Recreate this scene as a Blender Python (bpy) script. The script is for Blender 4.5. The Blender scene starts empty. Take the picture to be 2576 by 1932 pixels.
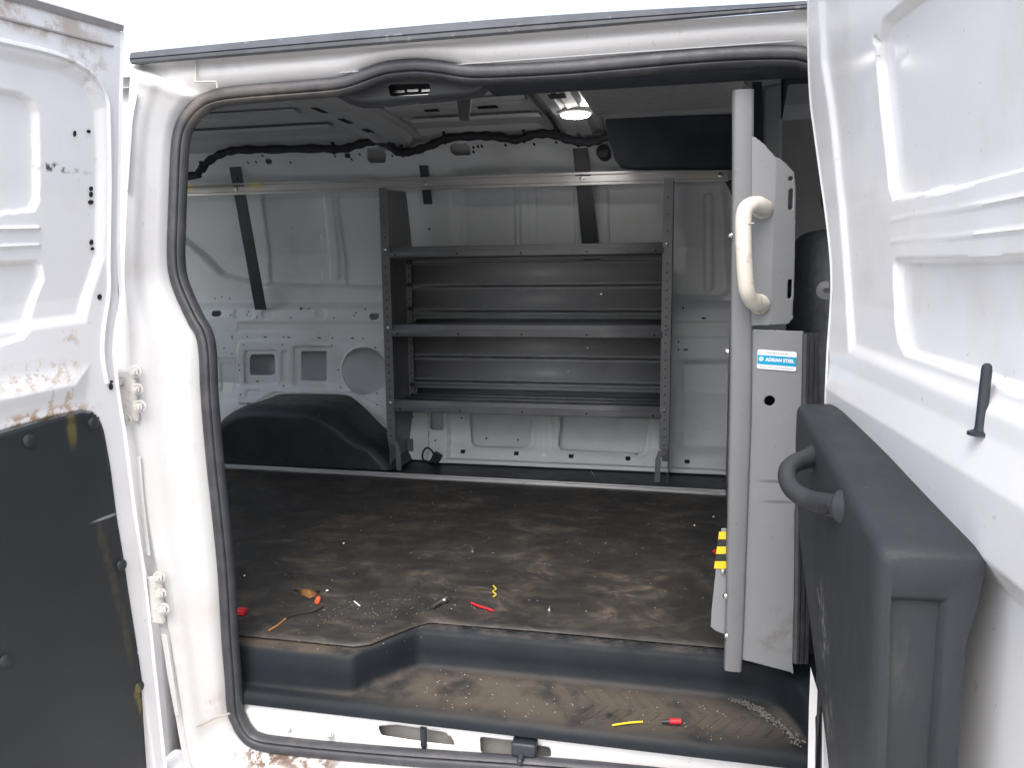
import bpy, bmesh, math, random
import numpy as np
from mathutils import Vector, Matrix
random.seed(7); np.random.seed(7)
R = math.radians
SC = bpy.context.scene
COL = SC.collection

# ------------------------------------------------------------------ camera, sky, sun, exposure
YAW, PITCH, ROLL, FPX = R(12.32), R(-8.06), R(0.60), 1952.0
CAM = np.array([0.0, 0.0, 1.45])
_f = np.array([-math.sin(YAW)*math.cos(PITCH), math.cos(YAW)*math.cos(PITCH), math.sin(PITCH)])
_r = np.array([math.cos(YAW), math.sin(YAW), 0.0]); _d = np.cross(_f, _r)
_r2 = math.cos(ROLL)*_r + math.sin(ROLL)*_d
_d2 = -math.sin(ROLL)*_r + math.cos(ROLL)*_d
CM = np.array([_r2, _d2, _f])
cd = bpy.data.cameras.new("camera"); cam = bpy.data.objects.new("camera", cd); COL.objects.link(cam)
m = Matrix.Identity(4)
for i in range(3):
    m[i][0] = _r2[i]; m[i][1] = -_d2[i]; m[i][2] = -_f[i]; m[i][3] = CAM[i]
cam.matrix_world = m
cd.sensor_width = 36.0; cd.lens = FPX/2576*36.0; cd.clip_start = 0.02; cd.clip_end = 2000
SC.camera = cam

SUN_EL, SUN_AZ = R(56), R(180)
w = bpy.data.worlds.new("World"); SC.world = w; w.use_nodes = True
nt = w.node_tree; bg = nt.nodes["Background"]
sky = nt.nodes.new("ShaderNodeTexSky"); sky.sky_type = 'NISHITA'; sky.sun_disc = False
sky.sun_elevation = SUN_EL; sky.sun_rotation = SUN_AZ
sky.dust_density = 5.0; sky.air_density = 1.0; sky.ozone_density = 1.0
hs = nt.nodes.new("ShaderNodeHueSaturation"); hs.inputs['Saturation'].default_value = 0.60
nt.links.new(sky.outputs[0], hs.inputs['Color']); nt.links.new(hs.outputs[0], bg.inputs[0])
bg.inputs[1].default_value = 0.15
sd = bpy.data.lights.new("sun", 'SUN'); sd.energy = 0.5; sd.angle = R(50); sd.color = (1, .98, .95)
so = bpy.data.objects.new("sun", sd); COL.objects.link(so)
so.rotation_euler = (R(90)-SUN_EL, 0, R(180)-SUN_AZ)
SC.view_settings.view_transform = 'Standard'; SC.view_settings.look = 'None'
SC.view_settings.exposure = 1.62; SC.view_settings.gamma = 1.0
SC.render.engine = 'CYCLES'
SC.cycles.max_bounces = 10; SC.cycles.diffuse_bounces = 6

# ------------------------------------------------------------------ geometry helpers
def ray(x, y): return CM.T @ np.array([(x-1288)/FPX, (y-966)/FPX, 1.0])
def ony(x, y, Y): r = ray(x, y); return CAM + r*(Y-CAM[1])/r[1]
def onz(x, y, Z): r = ray(x, y); return CAM + r*(Z-CAM[2])/r[2]
def onx(x, y, X): r = ray(x, y); return CAM + r*(X-CAM[0])/r[0]
def onsurf(x, y, fy, y0=1.4):
    Y = y0
    for _ in range(25):
        p = ony(x, y, Y); Y = 0.5*Y + 0.5*fy(p[2])
    return ony(x, y, Y)

class MB:
    def __init__(s): s.v = []; s.f = []
    def add(s, vs, fs):
        o = len(s.v); s.v += [tuple(map(float, p)) for p in vs]; s.f += [tuple(i+o for i in f) for f in fs]; return s
    def box(s, c, size, rot=None):
        hx, hy, hz = [k/2 for k in size]
        vs = [Vector((x, y, z)) for x in (-hx, hx) for y in (-hy, hy) for z in (-hz, hz)]
        if rot is not None: vs = [rot @ p for p in vs]
        vs = [p+Vector(c) for p in vs]
        return s.add(vs, [(0,1,3,2),(4,6,7,5),(0,4,5,1),(2,3,7,6),(0,2,6,4),(1,5,7,3)])
    def bx(s, x0, x1, y0, y1, z0, z1):
        return s.box(((x0+x1)/2, (y0+y1)/2, (z0+z1)/2), (x1-x0, y1-y0, z1-z0))
    def prism(s, pts, d):          # polygon of 3-D points, extruded along vector d
        n = len(pts); pts = [np.array(p, float) for p in pts]; d = np.array(d, float)
        vs = pts+[p+d for p in pts]
        return s.add(vs, [tuple(range(n))[::-1], tuple(range(n, 2*n))]+[(i, (i+1) % n, (i+1) % n+n, i+n) for i in range(n)])
    def cyl(s, a, b, r0, r1=None, n=12):
        return s.tube([a, b], [r0, r1 if r1 is not None else r0], n)
    def tube(s, path, r, n=8, cap=True):
        P = [Vector(p) for p in path]; k = len(P)
        if not hasattr(r, '__len__'): r = [r]*k
        up = None; vs = []
        for i in range(k):
            t = (P[min(i+1, k-1)]-P[max(i-1, 0)]).normalized()
            if up is None:
                up = Vector((0, 0, 1)) if abs(t.z) < .9 else Vector((1, 0, 0))
            a = (up - t*up.dot(t)).normalized(); up = a; b = t.cross(a)
            vs += [P[i]+(a*math.cos(2*math.pi*j/n)+b*math.sin(2*math.pi*j/n))*r[i] for j in range(n)]
        fs = [(i*n+j, i*n+(j+1) % n, (i+1)*n+(j+1) % n, (i+1)*n+j) for i in range(k-1) for j in range(n)]
        if cap: fs += [tuple(range(n))[::-1], tuple((k-1)*n+j for j in range(n))]
        return s.add(vs, fs)
    def grid(s, rows, closed=False):   # rows of equal-length point lists
        n = len(rows[0]); vs = [p for r in rows for p in r]; k = len(rows)
        fs = [(i*n+j, i*n+j+1, (i+1)*n+j+1, (i+1)*n+j) for i in range(k-1) for j in range(n-1)]
        if closed: fs += [((k-1)*n+j, (k-1)*n+j+1, j+1, j) for j in range(n-1)]
        return s.add(vs, fs)
    def lathe(s, c, axis, prof, n=16):  # prof: (radius, height along axis)
        ax = Vector(axis).normalized(); u = ax.orthogonal().normalized(); w = ax.cross(u); c = Vector(c)
        rows = [[c+ax*h+(u*math.cos(2*math.pi*j/n)+w*math.sin(2*math.pi*j/n))*r for j in range(n+1)] for r, h in prof]
        return s.grid(rows)
    def hexbolt(s, c, axis, r=.008, h=.006):
        c = Vector(c); ax = Vector(axis).normalized()
        s.lathe(c, axis, [(r*1.5, 0), (r*1.5, .002), (r*1.1, .0025)], 14)
        s.cyl(c+ax*.002, c+ax*(.002+h), r, r*.93, 6)
        return s.cyl(c+ax*(.002+h), c+ax*(.002+h*1.5), r*.5, r*.45, 8)

def setp(o, label=None, cat=None, group=None, kind=None):
    if label: o['label'] = label
    if cat: o['category'] = cat
    if group: o['group'] = group
    if kind: o['kind'] = kind
    return o
def mesh_obj(name, me, mat, parent=None, smooth=35):
    o = bpy.data.objects.new(name, me); COL.objects.link(o)
    if mat: me.materials.append(mat)
    if smooth:
        me.polygons.foreach_set('use_smooth', [True]*len(me.polygons))
        me.set_sharp_from_angle(angle=R(smooth))
    if parent: o.parent = parent
    return o
def obj(name, mb, mat, parent=None, bevel=0, seg=2, smooth=35, sub=0, solid=0):
    me = bpy.data.meshes.new(name); me.from_pydata(mb.v, [], mb.f)
    bm = bmesh.new(); bm.from_mesh(me); bmesh.ops.recalc_face_normals(bm, faces=bm.faces); bm.to_mesh(me); bm.free()
    o = mesh_obj(name, me, mat, parent, smooth)
    if solid:
        md = o.modifiers.new('s', 'SOLIDIFY'); md.thickness = solid; md.offset = 0
    if bevel:
        md = o.modifiers.new('b', 'BEVEL'); md.width = bevel; md.segments = seg; md.limit_method = 'ANGLE'; md.angle_limit = R(40)
    if sub:
        md = o.modifiers.new('u', 'SUBSURF'); md.levels = sub; md.render_levels = sub
    return o
def empty(name, loc, label, cat, group=None):
    o = bpy.data.objects.new(name, None); COL.objects.link(o); o.location = loc
    o.empty_display_size = .05
    setp(o, label, cat, group); EMPT[o.name] = Vector(loc); return o
EMPT = {}
def child(name, mb, mat, parent, **k):   # geometry is given in world space
    o = obj(name, mb, mat, None, **k); attach(o, parent); return o
def world_of(o):
    v = Vector((0, 0, 0))
    while o: v = v+o.location; o = o.parent
    return v
def attach(o, parent):
    off = world_of(parent); o.parent = parent; o.location = Vector(o.location)-off if False else -off
    return o
def recentre(o):    # put a top-level mesh's origin at its base
    me = o.data; n = len(me.vertices); a = np.empty(n*3); me.vertices.foreach_get('co', a); a = a.reshape(-1, 3)
    c = (a.min(0)+a.max(0))/2; c[2] = a[:, 2].min(); a -= c; me.vertices.foreach_set('co', a.ravel()); o.location = c; return o

def crom(pts, n):   # Catmull-Rom resample, n points per span
    P = [np.array(p, float) for p in pts]; out = []
    for i in range(len(P)-1):
        p0, p1, p2, p3 = P[max(i-1, 0)], P[i], P[i+1], P[min(i+2, len(P)-1)]
        for k in range(n):
            t = k/n
            out.append(.5*((2*p1)+(p2-p0)*t+(2*p0-5*p1+4*p2-p3)*t*t+(3*p1-p0-3*p2+p3)*t**3))
    out.append(P[-1]); return out

def part2(name, mb, mt, par, **k):
    o = obj(name, mb, mt, None, **k); o.parent = par; return o
# signed distances (negative inside)
def s_rr(U, V, cu, cv, hu, hv, r):
    r = min(r, hu, hv)
    qu = np.abs(U-cu)-hu+r; qv = np.abs(V-cv)-hv+r
    return np.hypot(np.maximum(qu, 0), np.maximum(qv, 0))+np.minimum(np.maximum(qu, qv), 0)-r
def s_ci(U, V, cu, cv, r): return np.hypot(U-cu, V-cv)-r
def s_poly(U, V, pts, r=0.0):
    P = np.array(pts, float)
    if r: P = shrink(P, r)
    d = np.full(U.shape, 1e9); s = np.ones(U.shape); n = len(P); j = n-1
    for i in range(n):
        ex, ey = P[j]-P[i]; wx, wy = U-P[i][0], V-P[i][1]
        t = np.clip((wx*ex+wy*ey)/(ex*ex+ey*ey+1e-12), 0, 1)
        d = np.minimum(d, (wx-ex*t)**2+(wy-ey*t)**2)
        c1 = V >= P[i][1]; c2 = V < P[j][1]; c3 = ex*wy > ey*wx
        s = np.where((c1 & c2 & c3) | (~c1 & ~c2 & ~c3), -s, s); j = i
    return s*np.sqrt(d)-r
def shrink(P, r):   # inset polygon by r (convex-ish)
    n = len(P); A = sum(P[i][0]*P[(i+1) % n][1]-P[(i+1) % n][0]*P[i][1] for i in range(n)); sg = 1 if A > 0 else -1
    out = []
    for i in range(n):
        a, b, c = P[i-1], P[i], P[(i+1) % n]
        d1 = (b-a)/np.linalg.norm(b-a); d2 = (c-b)/np.linalg.norm(c-b)
        n1 = sg*np.array([-d1[1], d1[0]]); n2 = sg*np.array([-d2[1], d2[0]])
        k = n1+n2; k /= max(np.dot(k, n1), .25)*1.0
        out.append(b+k*r)
    return np.array(out)
def s_line(U, V, a, b, r):
    a = np.array(a); b = np.array(b); e = b-a
    t = np.clip(((U-a[0])*e[0]+(V-a[1])*e[1])/(e@e), 0, 1)
    return np.hypot(U-a[0]-e[0]*t, V-a[1]-e[1]*t)-r
def sm(x): x = np.clip(x, 0, 1); return x*x*(3-2*x)

def press(name, u0, u1, v0, v1, step, base, feats, holes, mat, parent, bound=None, solid=0, smooth=50):
    """A pressed sheet: base(U,V)->(points, normal); feats: (sdf(U,V), depth along normal, ramp width); holes are really cut."""
    nu = int((u1-u0)/step)+1; nv = int((v1-v0)/step)+1
    U, V = np.meshgrid(np.linspace(u0, u1, nu), np.linspace(v0, v1, nv), indexing='ij')
    cuts = [(h, 1) for h in holes]+([(bound, -1)] if bound else [])
    for h, sg in cuts:
        d = h(U, V); e = step*.05
        gx = (h(U+e, V)-h(U-e, V))/(2*e); gy = (h(U, V+e)-h(U, V-e))/(2*e)
        g = np.hypot(gx, gy)+1e-9; near = np.abs(d) < step*.55
        U = np.where(near, U-d*gx/g/g, U); V = np.where(near, V-d*gy/g/g, V)
    D = np.zeros(U.shape)
    for fn, depth, wd in feats: D = D+depth*sm(-fn(U, V)/wd)
    P, N = base(U, V)
    P = P+N*D[..., None]
    keep = np.ones((nu-1, nv-1), bool)
    def favg(a): return (a[:-1, :-1]+a[1:, :-1]+a[:-1, 1:]+a[1:, 1:])/4
    for h, sg in cuts: keep &= (favg(h(U, V))*sg > -1e-7)
    idx = np.arange(nu*nv).reshape(nu, nv)
    q = np.stack([idx[:-1, :-1], idx[1:, :-1], idx[1:, 1:], idx[:-1, 1:]], -1)[keep]
    used = np.unique(q); rm = np.full(nu*nv, -1); rm[used] = np.arange(len(used))
    vs = P.reshape(-1, 3)[used]; q = rm[q]
    me = bpy.data.meshes.new(name); me.vertices.add(len(vs)); me.vertices.foreach_set('co', vs.ravel())
    me.loops.add(q.size); me.loops.foreach_set('vertex_index', q.ravel().astype(np.int32))
    me.polygons.add(len(q)); me.polygons.foreach_set('loop_start', np.arange(0, q.size, 4, dtype=np.int32))
    me.update(calc_edges=True); me.validate()
    o = mesh_obj(name, me, mat, None, smooth)
    if parent: attach(o, parent)
    if solid:
        md = o.modifiers.new('s', 'SOLIDIFY'); md.thickness = solid; md.offset = 1
    return o

# ------------------------------------------------------------------ materials
def mat(name, col, rough=.5, metal=0.0, spec=.5, coat=0.0, dirt=None, var=.0, vscale=8.0, bump=0.0, bscale=300.0, stains_glints=(), stretch=(1, 1, 1), emit=None):
    """Procedural: base colour with noise variation, optional dirt (colour, amount, scale) and placed stains."""
    M = bpy.data.materials.new(name); M.use_nodes = True; t = M.node_tree; N = t.nodes; L = t.links
    b = N["Principled BSDF"]; b.inputs['Roughness'].default_value = rough; b.inputs['Metallic'].default_value = metal
    b.inputs['Specular IOR Level'].default_value = spec; b.inputs['Coat Weight'].default_value = coat; b.inputs['Coat Roughness'].default_value = .12
    geo = N.new('ShaderNodeNewGeometry'); pos = geo.outputs['Position']
    mp = N.new('ShaderNodeMapping'); L.new(pos, mp.inputs[0]); mp.inputs['Scale'].default_value = stretch
    def noise(sc, det=6, ro=.6, vec=None):
        n = N.new('ShaderNodeTexNoise'); n.inputs['Scale'].default_value = sc; n.inputs['Detail'].default_value = det
        n.inputs['Roughness'].default_value = ro; L.new(vec or mp.outputs[0], n.inputs['Vector']); return n.outputs['Fac']
    def ramp(f, a, c):
        r = N.new('ShaderNodeMapRange'); r.interpolation_type = 'SMOOTHSTEP'; L.new(f, r.inputs[0])
        r.inputs[1].default_value = a; r.inputs[2].default_value = c; return r.outputs[0]
    def mul(a, c):
        k = N.new('ShaderNodeMath'); k.operation = 'MULTIPLY'
        L.new(a, k.inputs[0])
        if isinstance(c, (int, float)): k.inputs[1].default_value = c
        else: L.new(c, k.inputs[1])
        return k.outputs[0]
    def mix(f, a, c):
        x = N.new('ShaderNodeMix'); x.data_type = 'RGBA'; L.new(f, x.inputs[0])
        for s, q in ((x.inputs[6], a), (x.inputs[7], c)):
            if isinstance(q, tuple): s.default_value = (*q, 1)
            else: L.new(q, s)
        return x.outputs[2]
    cur = tuple(col)
    if var:
        dk = tuple(max(0, k*(1-var)) for k in col); lt = tuple(min(1, k*(1+var*.6)) for k in col)
        cur = mix(ramp(noise(vscale), .3, .7), dk, lt)
    if dirt:
        for (dc, amt, sc, lo, hi) in dirt:
            cur = mix(mul(ramp(noise(sc), lo, hi), amt), cur, dc)
    for (c, rad, dc, amt, sc, lo, hi) in stains_glints:
        v = N.new('ShaderNodeVectorMath'); v.operation = 'SUBTRACT'; L.new(pos, v.inputs[0]); v.inputs[1].default_value = tuple(c)
        d = N.new('ShaderNodeVectorMath'); d.operation = 'DIVIDE'; L.new(v.outputs[0], d.inputs[0]); d.inputs[1].default_value = tuple(rad)
        ln = N.new('ShaderNodeVectorMath'); ln.operation = 'LENGTH'; L.new(d.outputs[0], ln.inputs[0])
        msk = ramp(ln.outputs['Value'], 1.0, .35)
        nn = noise(sc, 8, .65, pos)
        cur = mix(mul(mul(msk, ramp(nn, lo, hi)), amt), cur, dc)
    if isinstance(cur, tuple): b.inputs['Base Color'].default_value = (*cur, 1)
    else: L.new(cur, b.inputs['Base Color'])
    rr = N.new('ShaderNodeMapRange'); L.new(noise(vscale*1.7, 4), rr.inputs[0])
    rr.inputs[1].default_value = .3; rr.inputs[2].default_value = .7; rr.inputs[3].default_value = max(.03, rough-.06); rr.inputs[4].default_value = min(1, rough+.08)
    L.new(rr.outputs[0], b.inputs['Roughness'])
    if bump:
        bn = N.new('ShaderNodeBump'); bn.inputs['Strength'].default_value = bump; bn.inputs['Distance'].default_value = .002
        L.new(noise(bscale, 3), bn.inputs['Height']); L.new(bn.outputs[0], b.inputs['Normal'])
    if emit:
        b.inputs['Emission Color'].default_value = (*emit[0], 1); b.inputs['Emission Strength'].default_value = emit[1]
    return M

DIRTY = ((.42, .38, .33), .35, 9.0, .52, .72)
M = {}
M['white'] = mat('white_paint', (.77, .77, .78), .34, coat=.35, dirt=[((.55, .51, .46), .3, 6.0, .5, .75), ((.30, .27, .24), .6, 70.0, .66, .74)])
M['inner'] = mat('interior_paint', (.755, .785, .80), .38, coat=.2, dirt=[((.42, .40, .37), .35, 4.0, .5, .8), ((.30, .28, .26), .5, 60.0, .66, .75)])
M['skin'] = mat('outer_skin_paint', (.72, .75, .79), .45, var=.06)
M['roofin'] = mat('roof_metal', (.46, .475, .485), .45, dirt=[((.35, .33, .3), .4, 5.0, .5, .75)])
M['rubber'] = mat('seal_rubber', (.040, .042, .050), .5, var=.2, vscale=30, dirt=[((.12, .11, .10), .35, 14.0, .5, .75)], bump=.2, stains_glints=[((-.80, 1.45, 1.79), (.32, .2, .05), (.15, .13, .11), .55, 18, .3, .65), ((-.95, 1.43, 1.70), (.05, .2, .16), (.15, .125, .105), .7, 18, .3, .65), ((-.5, 1.45, 1.42), (.1, .2, .05), (.2, .17, .14), 0.0, 18, .3, .6)])
M['drip'] = mat('drip_rubber', (.045, .049, .058), .5, var=.25, vscale=20, dirt=[((.25, .24, .23), .5, 60.0, .6, .75)])
M['plastic'] = mat('black_plastic', (.021, .026, .034), .42, var=.2, vscale=12, bump=.35, bscale=700, dirt=[((.10, .085, .07), .35, 18.0, .55, .8)])
M['doorplastic'] = mat('door_trim_plastic', (.028, .031, .036), .46, var=.15, vscale=9, bump=.4, bscale=900, dirt=[((.14, .13, .12), .35, 26.0, .6, .8)])
M['board'] = mat('door_board', (.024, .028, .031), .55, var=.2, vscale=3, bump=.3, bscale=900, dirt=[((.10, .085, .03), .45, 5.0, .6, .8)])
M['hole'] = mat('dark_hole', (.012, .012, .014), .9)
M['hole2'] = mat('shelf_hole', (.035, .036, .038), .9)
M['shelf_sheen'] = mat('shelf_steel_painted_sheen', (.36, .37, .385), .4, var=.12, vscale=6, dirt=[((.22, .20, .18), .3, 9.0, .56, .8)])  # shelf paint made lighter, standing in for the glossy reflection of the backs
M['shelf'] = mat('grey_shelf_steel', (.155, .16, .17), .4, metal=.0, var=.12, vscale=10, dirt=[((.25, .22, .19), .3, 9.0, .56, .8)])
M['strap'] = mat('dark_strap_steel', (.060, .064, .070), .45, metal=.2, var=.2)
M['alu'] = mat('aluminium', (.70, .70, .70), .36, metal=.5, var=.12, vscale=25, dirt=[((.22, .2, .18), .4, 40.0, .56, .72)], stretch=(.2, 1, 1))
M['part'] = mat('grey_partition_paint', (.195, .203, .212), .42, var=.06, vscale=3, dirt=[((.28, .27, .26), .3, 14.0, .55, .8), ((.10, .10, .10), .5, 70.0, .66, .74)], stains_glints=[((.185, 1.505, 1.055), (.05, .05, .005), (.09, .088, .085), .7, 6, .2, .4), ((.19, 1.505, 1.015), (.045, .05, .004), (.09, .088, .085), .7, 6, .2, .4), ((.2, 1.505, .75), (.06, .05, .07), (.14, .13, .12), .7, 30, .45, .65)])
M['beige'] = mat('beige_handle', (.60, .57, .50), .42, var=.06, dirt=[((.30, .24, .18), .6, 40.0, .56, .72)])
M['chrome'] = mat('zinc', (.65, .65, .64), .25, metal=1.0, var=.1)
M['bolt'] = mat('painted_bolt', (.56, .545, .52), .4, dirt=[((.3, .26, .22), .6, 90.0, .5, .7)])
M['liner'] = mat('headliner_cloth', (.34, .35, .36), .95, var=.1, vscale=40, bump=.4, bscale=900)
M['black'] = mat('black_cloth', (.016, .020, .027), .9, var=.2)
M['seat'] = mat('seat_cloth', (.11, .118, .128), .9, var=.2, vscale=60, bump=.5, bscale=1200)
M['harness'] = mat('harness_tape', (.014, .015, .02), .6, var=.3, vscale=60, bump=.5, bscale=400)
M['lens'] = mat('lamp_lens', (.9, .9, .9), .3, emit=((1, .97, .92), 13.0))

M['ground'] = mat('ground_gravel', (.30, .29, .28), .95, var=.35, vscale=30, bump=.5, bscale=60)

# ------------------------------------------------------------------ ground
g = obj('ground', MB().grid([[(x, y, 0) for x in np.linspace(-400, 400, 9)] for y in np.linspace(-400, 400, 9)]), M['ground'])
setp(g, 'grey gravel ground under the van', None, None, 'structure')

# ------------------------------------------------------------------ the van
VAN = empty('cargo_van', (-.4, 2.2, 0), 'white cargo van with both side doors swung open on an empty cargo bay', 'van')

# --- near side aperture: outline traced on the body side, which leans in above the waist
def Yap(z): return float(np.interp(z, [.2, 1.15, 1.5, 1.95], [1.40, 1.40, 1.425, 1.485]))
ST = [((2088, 2025), (2088, 2130)), ((1500, 1958), (1500, 2060)), ((1000, 1920), (960, 2040)), ((717, 1893), (640, 2040)), ((640, 1878), (520, 2040)),
 ((606, 1850), (480, 2000)), ((589, 1820), (462, 1950)), ((577, 1785), (450, 1900)), ((571, 1700), (425, 1760)), ((563, 1600), (400, 1620)),
 ((554, 1443), (362, 1450)), ((539, 1288), (325, 1288)), ((524, 1147), (303, 1130)), ((511, 991), (285, 985)), ((507, 893), (278, 893)),
 ((499, 846), (279, 846)), ((481.5, 815), (281, 800)), ((450.5, 749), (286, 740)), ((433, 698), (290, 698)), ((427, 640), (294, 640)),
 ((429, 560), (298, 560)), ((431, 505), (301, 500)), ((437, 369), (309, 369)), ((450, 310), (313, 290)), ((474, 272), (317, 215)),
 ((495, 252), (321, 180)), ((516, 237), (335, 158)), ((563, 223), (420, 151)), ((644, 214), (560, 139)), ((788, 202), (760, 123)),
 ((866, 193), (860, 115)), ((943, 166), (943, 108)), ((982, 156), (985, 104)), ((1050, 150), (1050, 99)), ((1113, 155), (1113, 94)),
 ((1164, 163), (1164, 90)), ((1222, 166), (1222, 85)), ((1400, 157), (1400, 71)), ((1544, 145), (1544, 59)), ((1799, 123), (1799, 39)),
 ((1974, 117), (1974, 25)), ((2035, 125), (2070, 16)), ((2085, 150), (2130, 60)), ((2115, 220), (2180, 220)), ((2128, 400), (2195, 400)),
 ((2140, 800), (2200, 800)), ((2130, 1200), (2190, 1200)), ((2110, 1600), (2180, 1600)), ((2088, 1932), (2160, 1932)), ((2088, 2025), (2160, 2100))]
Sp = [onsurf(*a, Yap) for a, b in ST]
Op = []
for (a, b), s in zip(ST, Sp):
    hdr = b[1] < 200 and b[0] > 330
    Op.append(onsurf(*b, (lambda z: Yap(z)-.035) if hdr else (lambda z: Yap(z)-.075)))
NS = 5
Sc = crom(Sp, NS); Oc = crom(Op, NS)
hdrw = np.array([1.0 if (b[1] < 175 and b[0] > 330) else 0.0 for a, b in ST]); hdrw = np.interp(np.linspace(0, len(ST)-1, len(Sc)), range(len(ST)), hdrw)
rows = []
TT = [0, .03, .07, .10, .16, .28, .36, .40, .44, .48, .52, .56, .62, .66, .68, .71, .74, .78, .82, .86, .92, 1.0]
for s, o, hw in zip(Sc, Oc, hdrw):
    r_ = []
    for t in TT:
        p = s+(o-s)*t
        bp = float(np.interp(t, [0, .03, .10, .40, .52, .68, .74, .82, 1], [0, -.010, -.018, -.020, -.027, -.027, -.018, -.002, .010]))
        bh = -.008*math.sin(2*math.pi*t*.75)
        p = p+np.array([0, bp*(1-hw)+bh*hw, 0]); r_.append(p)
    e = r_[-1]; r_.append(e+np.array([0, .12, 0])); rows.append(r_)
def pst(a, b, rad, col, amt, sc, lo, hi): return (tuple(onsurf(a, b, lambda z: Yap(z)-.05)), rad, col, amt, sc, lo, hi)
MUD = (.10, .055, .035)
PST = [pst(640, 1925, (.09, .2, .035), MUD, .95, 40, .47, .55), pst(760, 1945, (.12, .2, .02), MUD, .9, 30, .42, .55), pst(505, 1640, (.10, .2, .16), (.46, .41, .36), .6, 10, .4, .7),
       pst(530, 1800, (.05, .2, .06), (.40, .33, .28), .6, 30, .4, .7), pst(395, 1400, (.03, .2, .20), (.40, .37, .34), .6, 16, .4, .7), pst(440, 200, (.10, .2, .07), (.45, .40, .36), .55, 22, .4, .7), pst(345, 700, (.04, .2, .25), (.48, .45, .42), .5, 14, .4, .7)]
M['whiteP'] = mat('pillar_paint', (.54, .54, .54), .4, coat=.25, stains_glints=PST, dirt=[((.48, .465, .45), .5, 3.5, .42, .75), ((.38, .36, .345), .35, 22.0, .58, .75), ((.30, .27, .24), .6, 70.0, .66, .74)], stretch=(1, 1, .6))
child('body_frame', MB().grid(rows), M['whiteP'], VAN, smooth=40)

# --- rubber seal swept round the opening
cen = np.mean(Sc, 0)
def inward(i):
    a = Sc[max(i-2, 0)]; b = Sc[min(i+2, len(Sc)-1)]; t = b-a; t[1] = 0; t /= np.linalg.norm(t)
    return np.array([t[2], 0, -t[0]])
sgn = 1 if np.dot(inward(len(Sc)//3), cen-Sc[len(Sc)//3]) > 0 else -1
INW = [inward(i)*sgn for i in range(len(Sc))]
SEAL = [(-.002, .004), (-.001, -.008), (.003, -.0125), (.010, -.015), (.0175, -.0145), (.0205, -.0115), (.0215, -.006), (.0228, -.006), (.0238, -.011), (.0265, -.0140), (.0295, -.012), (.0325, -.004), (.033, .004), (.028, .012)]
rows = [[s+n*a+np.array([0, d, 0]) for a, d in SEAL] for s, n in zip(Sc, INW)]
child('door_seal', MB().grid(rows), M['rubber'], VAN, smooth=50)

# --- drip rail above the opening
lo = [onsurf(*p, lambda z: Yap(z)-.048) for p in [(332, 161), (894, 115), (1400, 74), (2037, 20), (2300, 0)]]
hi = [onsurf(*p, lambda z: Yap(z)-.036) for p in [(328, 131), (894, 77), (1400, 36), (2037, 0), (2300, -22)]]
lo = crom(lo, 6); hi = crom(hi, 6)
rows = []
for a, b in zip(lo, hi):
    h = b-a
    rows.append([a+np.array([0, .014, .003]), a, a+h*.10+np.array([0, -.004, 0]), a+h*.30+np.array([0, -.007, 0]), a+h*.36+np.array([0, -.004, 0]), a+h*.42+np.array([0, -.007, 0]), a+h*.7+np.array([0, -.003, 0]), b, b+np.array([0, .06, .004])])
mb = MB().grid(rows); n = len(rows[0]); mb.f.append(tuple(range(n))[::-1]); mb.f.append(tuple(range(len(mb.v)-n, len(mb.v))))
child('drip_rail', mb, M['drip'], VAN)

# --- far side inner wall
def Yw(z): return np.interp(z, [.60, .655, .66, .72, .95, 1.26, 1.30, 1.33, 1.55, 1.80, 1.90, 1.96, 2.0], [3.14, 3.14, 3.145, 3.19, 3.30, 3.315, 3.325, 3.37, 3.355, 3.285, 3.22, 3.13, 3.05])
def W(px, py):
    p = onsurf(px, py, lambda z: float(Yw(z)), 3.25); return (p[0], p[2])
def A(x, y): return (400+x*.3882, 100+y*.3882)       # crop origins used while measuring
def B(x, y): return (900+x*.3882, 100+y*.3882)
def D_(x, y): return (450+x*.3882, 700+y*.3882)
def E_(x, y): return (950+x*.3882, 700+y*.3882)
def F_(x, y): return (1500+x*.3882, 700+y*.3882)
def wpoly(f, pts, r):
    P = [W(*f(*p)) for p in pts]
    return lambda U, V: s_poly(U, V, P, r)
def wrect(f, x0, y0, x1, y1, r):
    P = [W(*f(*p)) for p in ((x0, y0), (x1, y0), (x1, y1), (x0, y1))]
    return lambda U, V: s_poly(U, V, P, r)
feats = []; holes = []
OUT = 1.0   # +depth pushes outward (away from the cargo bay)
# two large window fields, their sub-panes and ribs
bigL = wpoly(A, [(-300, 870), (1380, 855), (1560, 960), (1600, 1630), (620, 1600), (400, 1540), (180, 1330), (-300, 1000)], .05)
bigR = wpoly(B, [(560, 800), (2400, 740), (2450, 1700), (600, 1690)], .07)
feats += [(bigL, .030, .028), (bigR, .034, .032)]
feats += [(wpoly(A, [(630, 1000), (690, 1590), (1040, 1595), (1010, 1000)], .03), .013, .006), (wpoly(A, [(1120, 1000), (1190, 1600), (1520, 1605), (1500, 1000)], .03), .013, .006)]
feats += [(wpoly(A, [(1035, 980), (1105, 970), (1160, 1560), (1090, 1560)], .02), -.010, .010)]
feats += [(wpoly(B, [(650, 820), (960, 820), (1010, 960), (1010, 1640), (660, 1640)], .03), .013, .006), (wpoly(B, [(1130, 830), (1390, 820), (1410, 1640), (1135, 1640)], .03), .013, .006),
          (wpoly(B, [(1600, 830), (2000, 820), (2000, 1640), (1620, 1640)], .03), .013, .006), (wpoly(B, [(1035, 940), (1095, 940), (1095, 1660), (1035, 1660)], .01), -.010, .008)]
feats += [(wrect(F_, 700, -560, 760, 90, .02), -.008, .010)]
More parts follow.
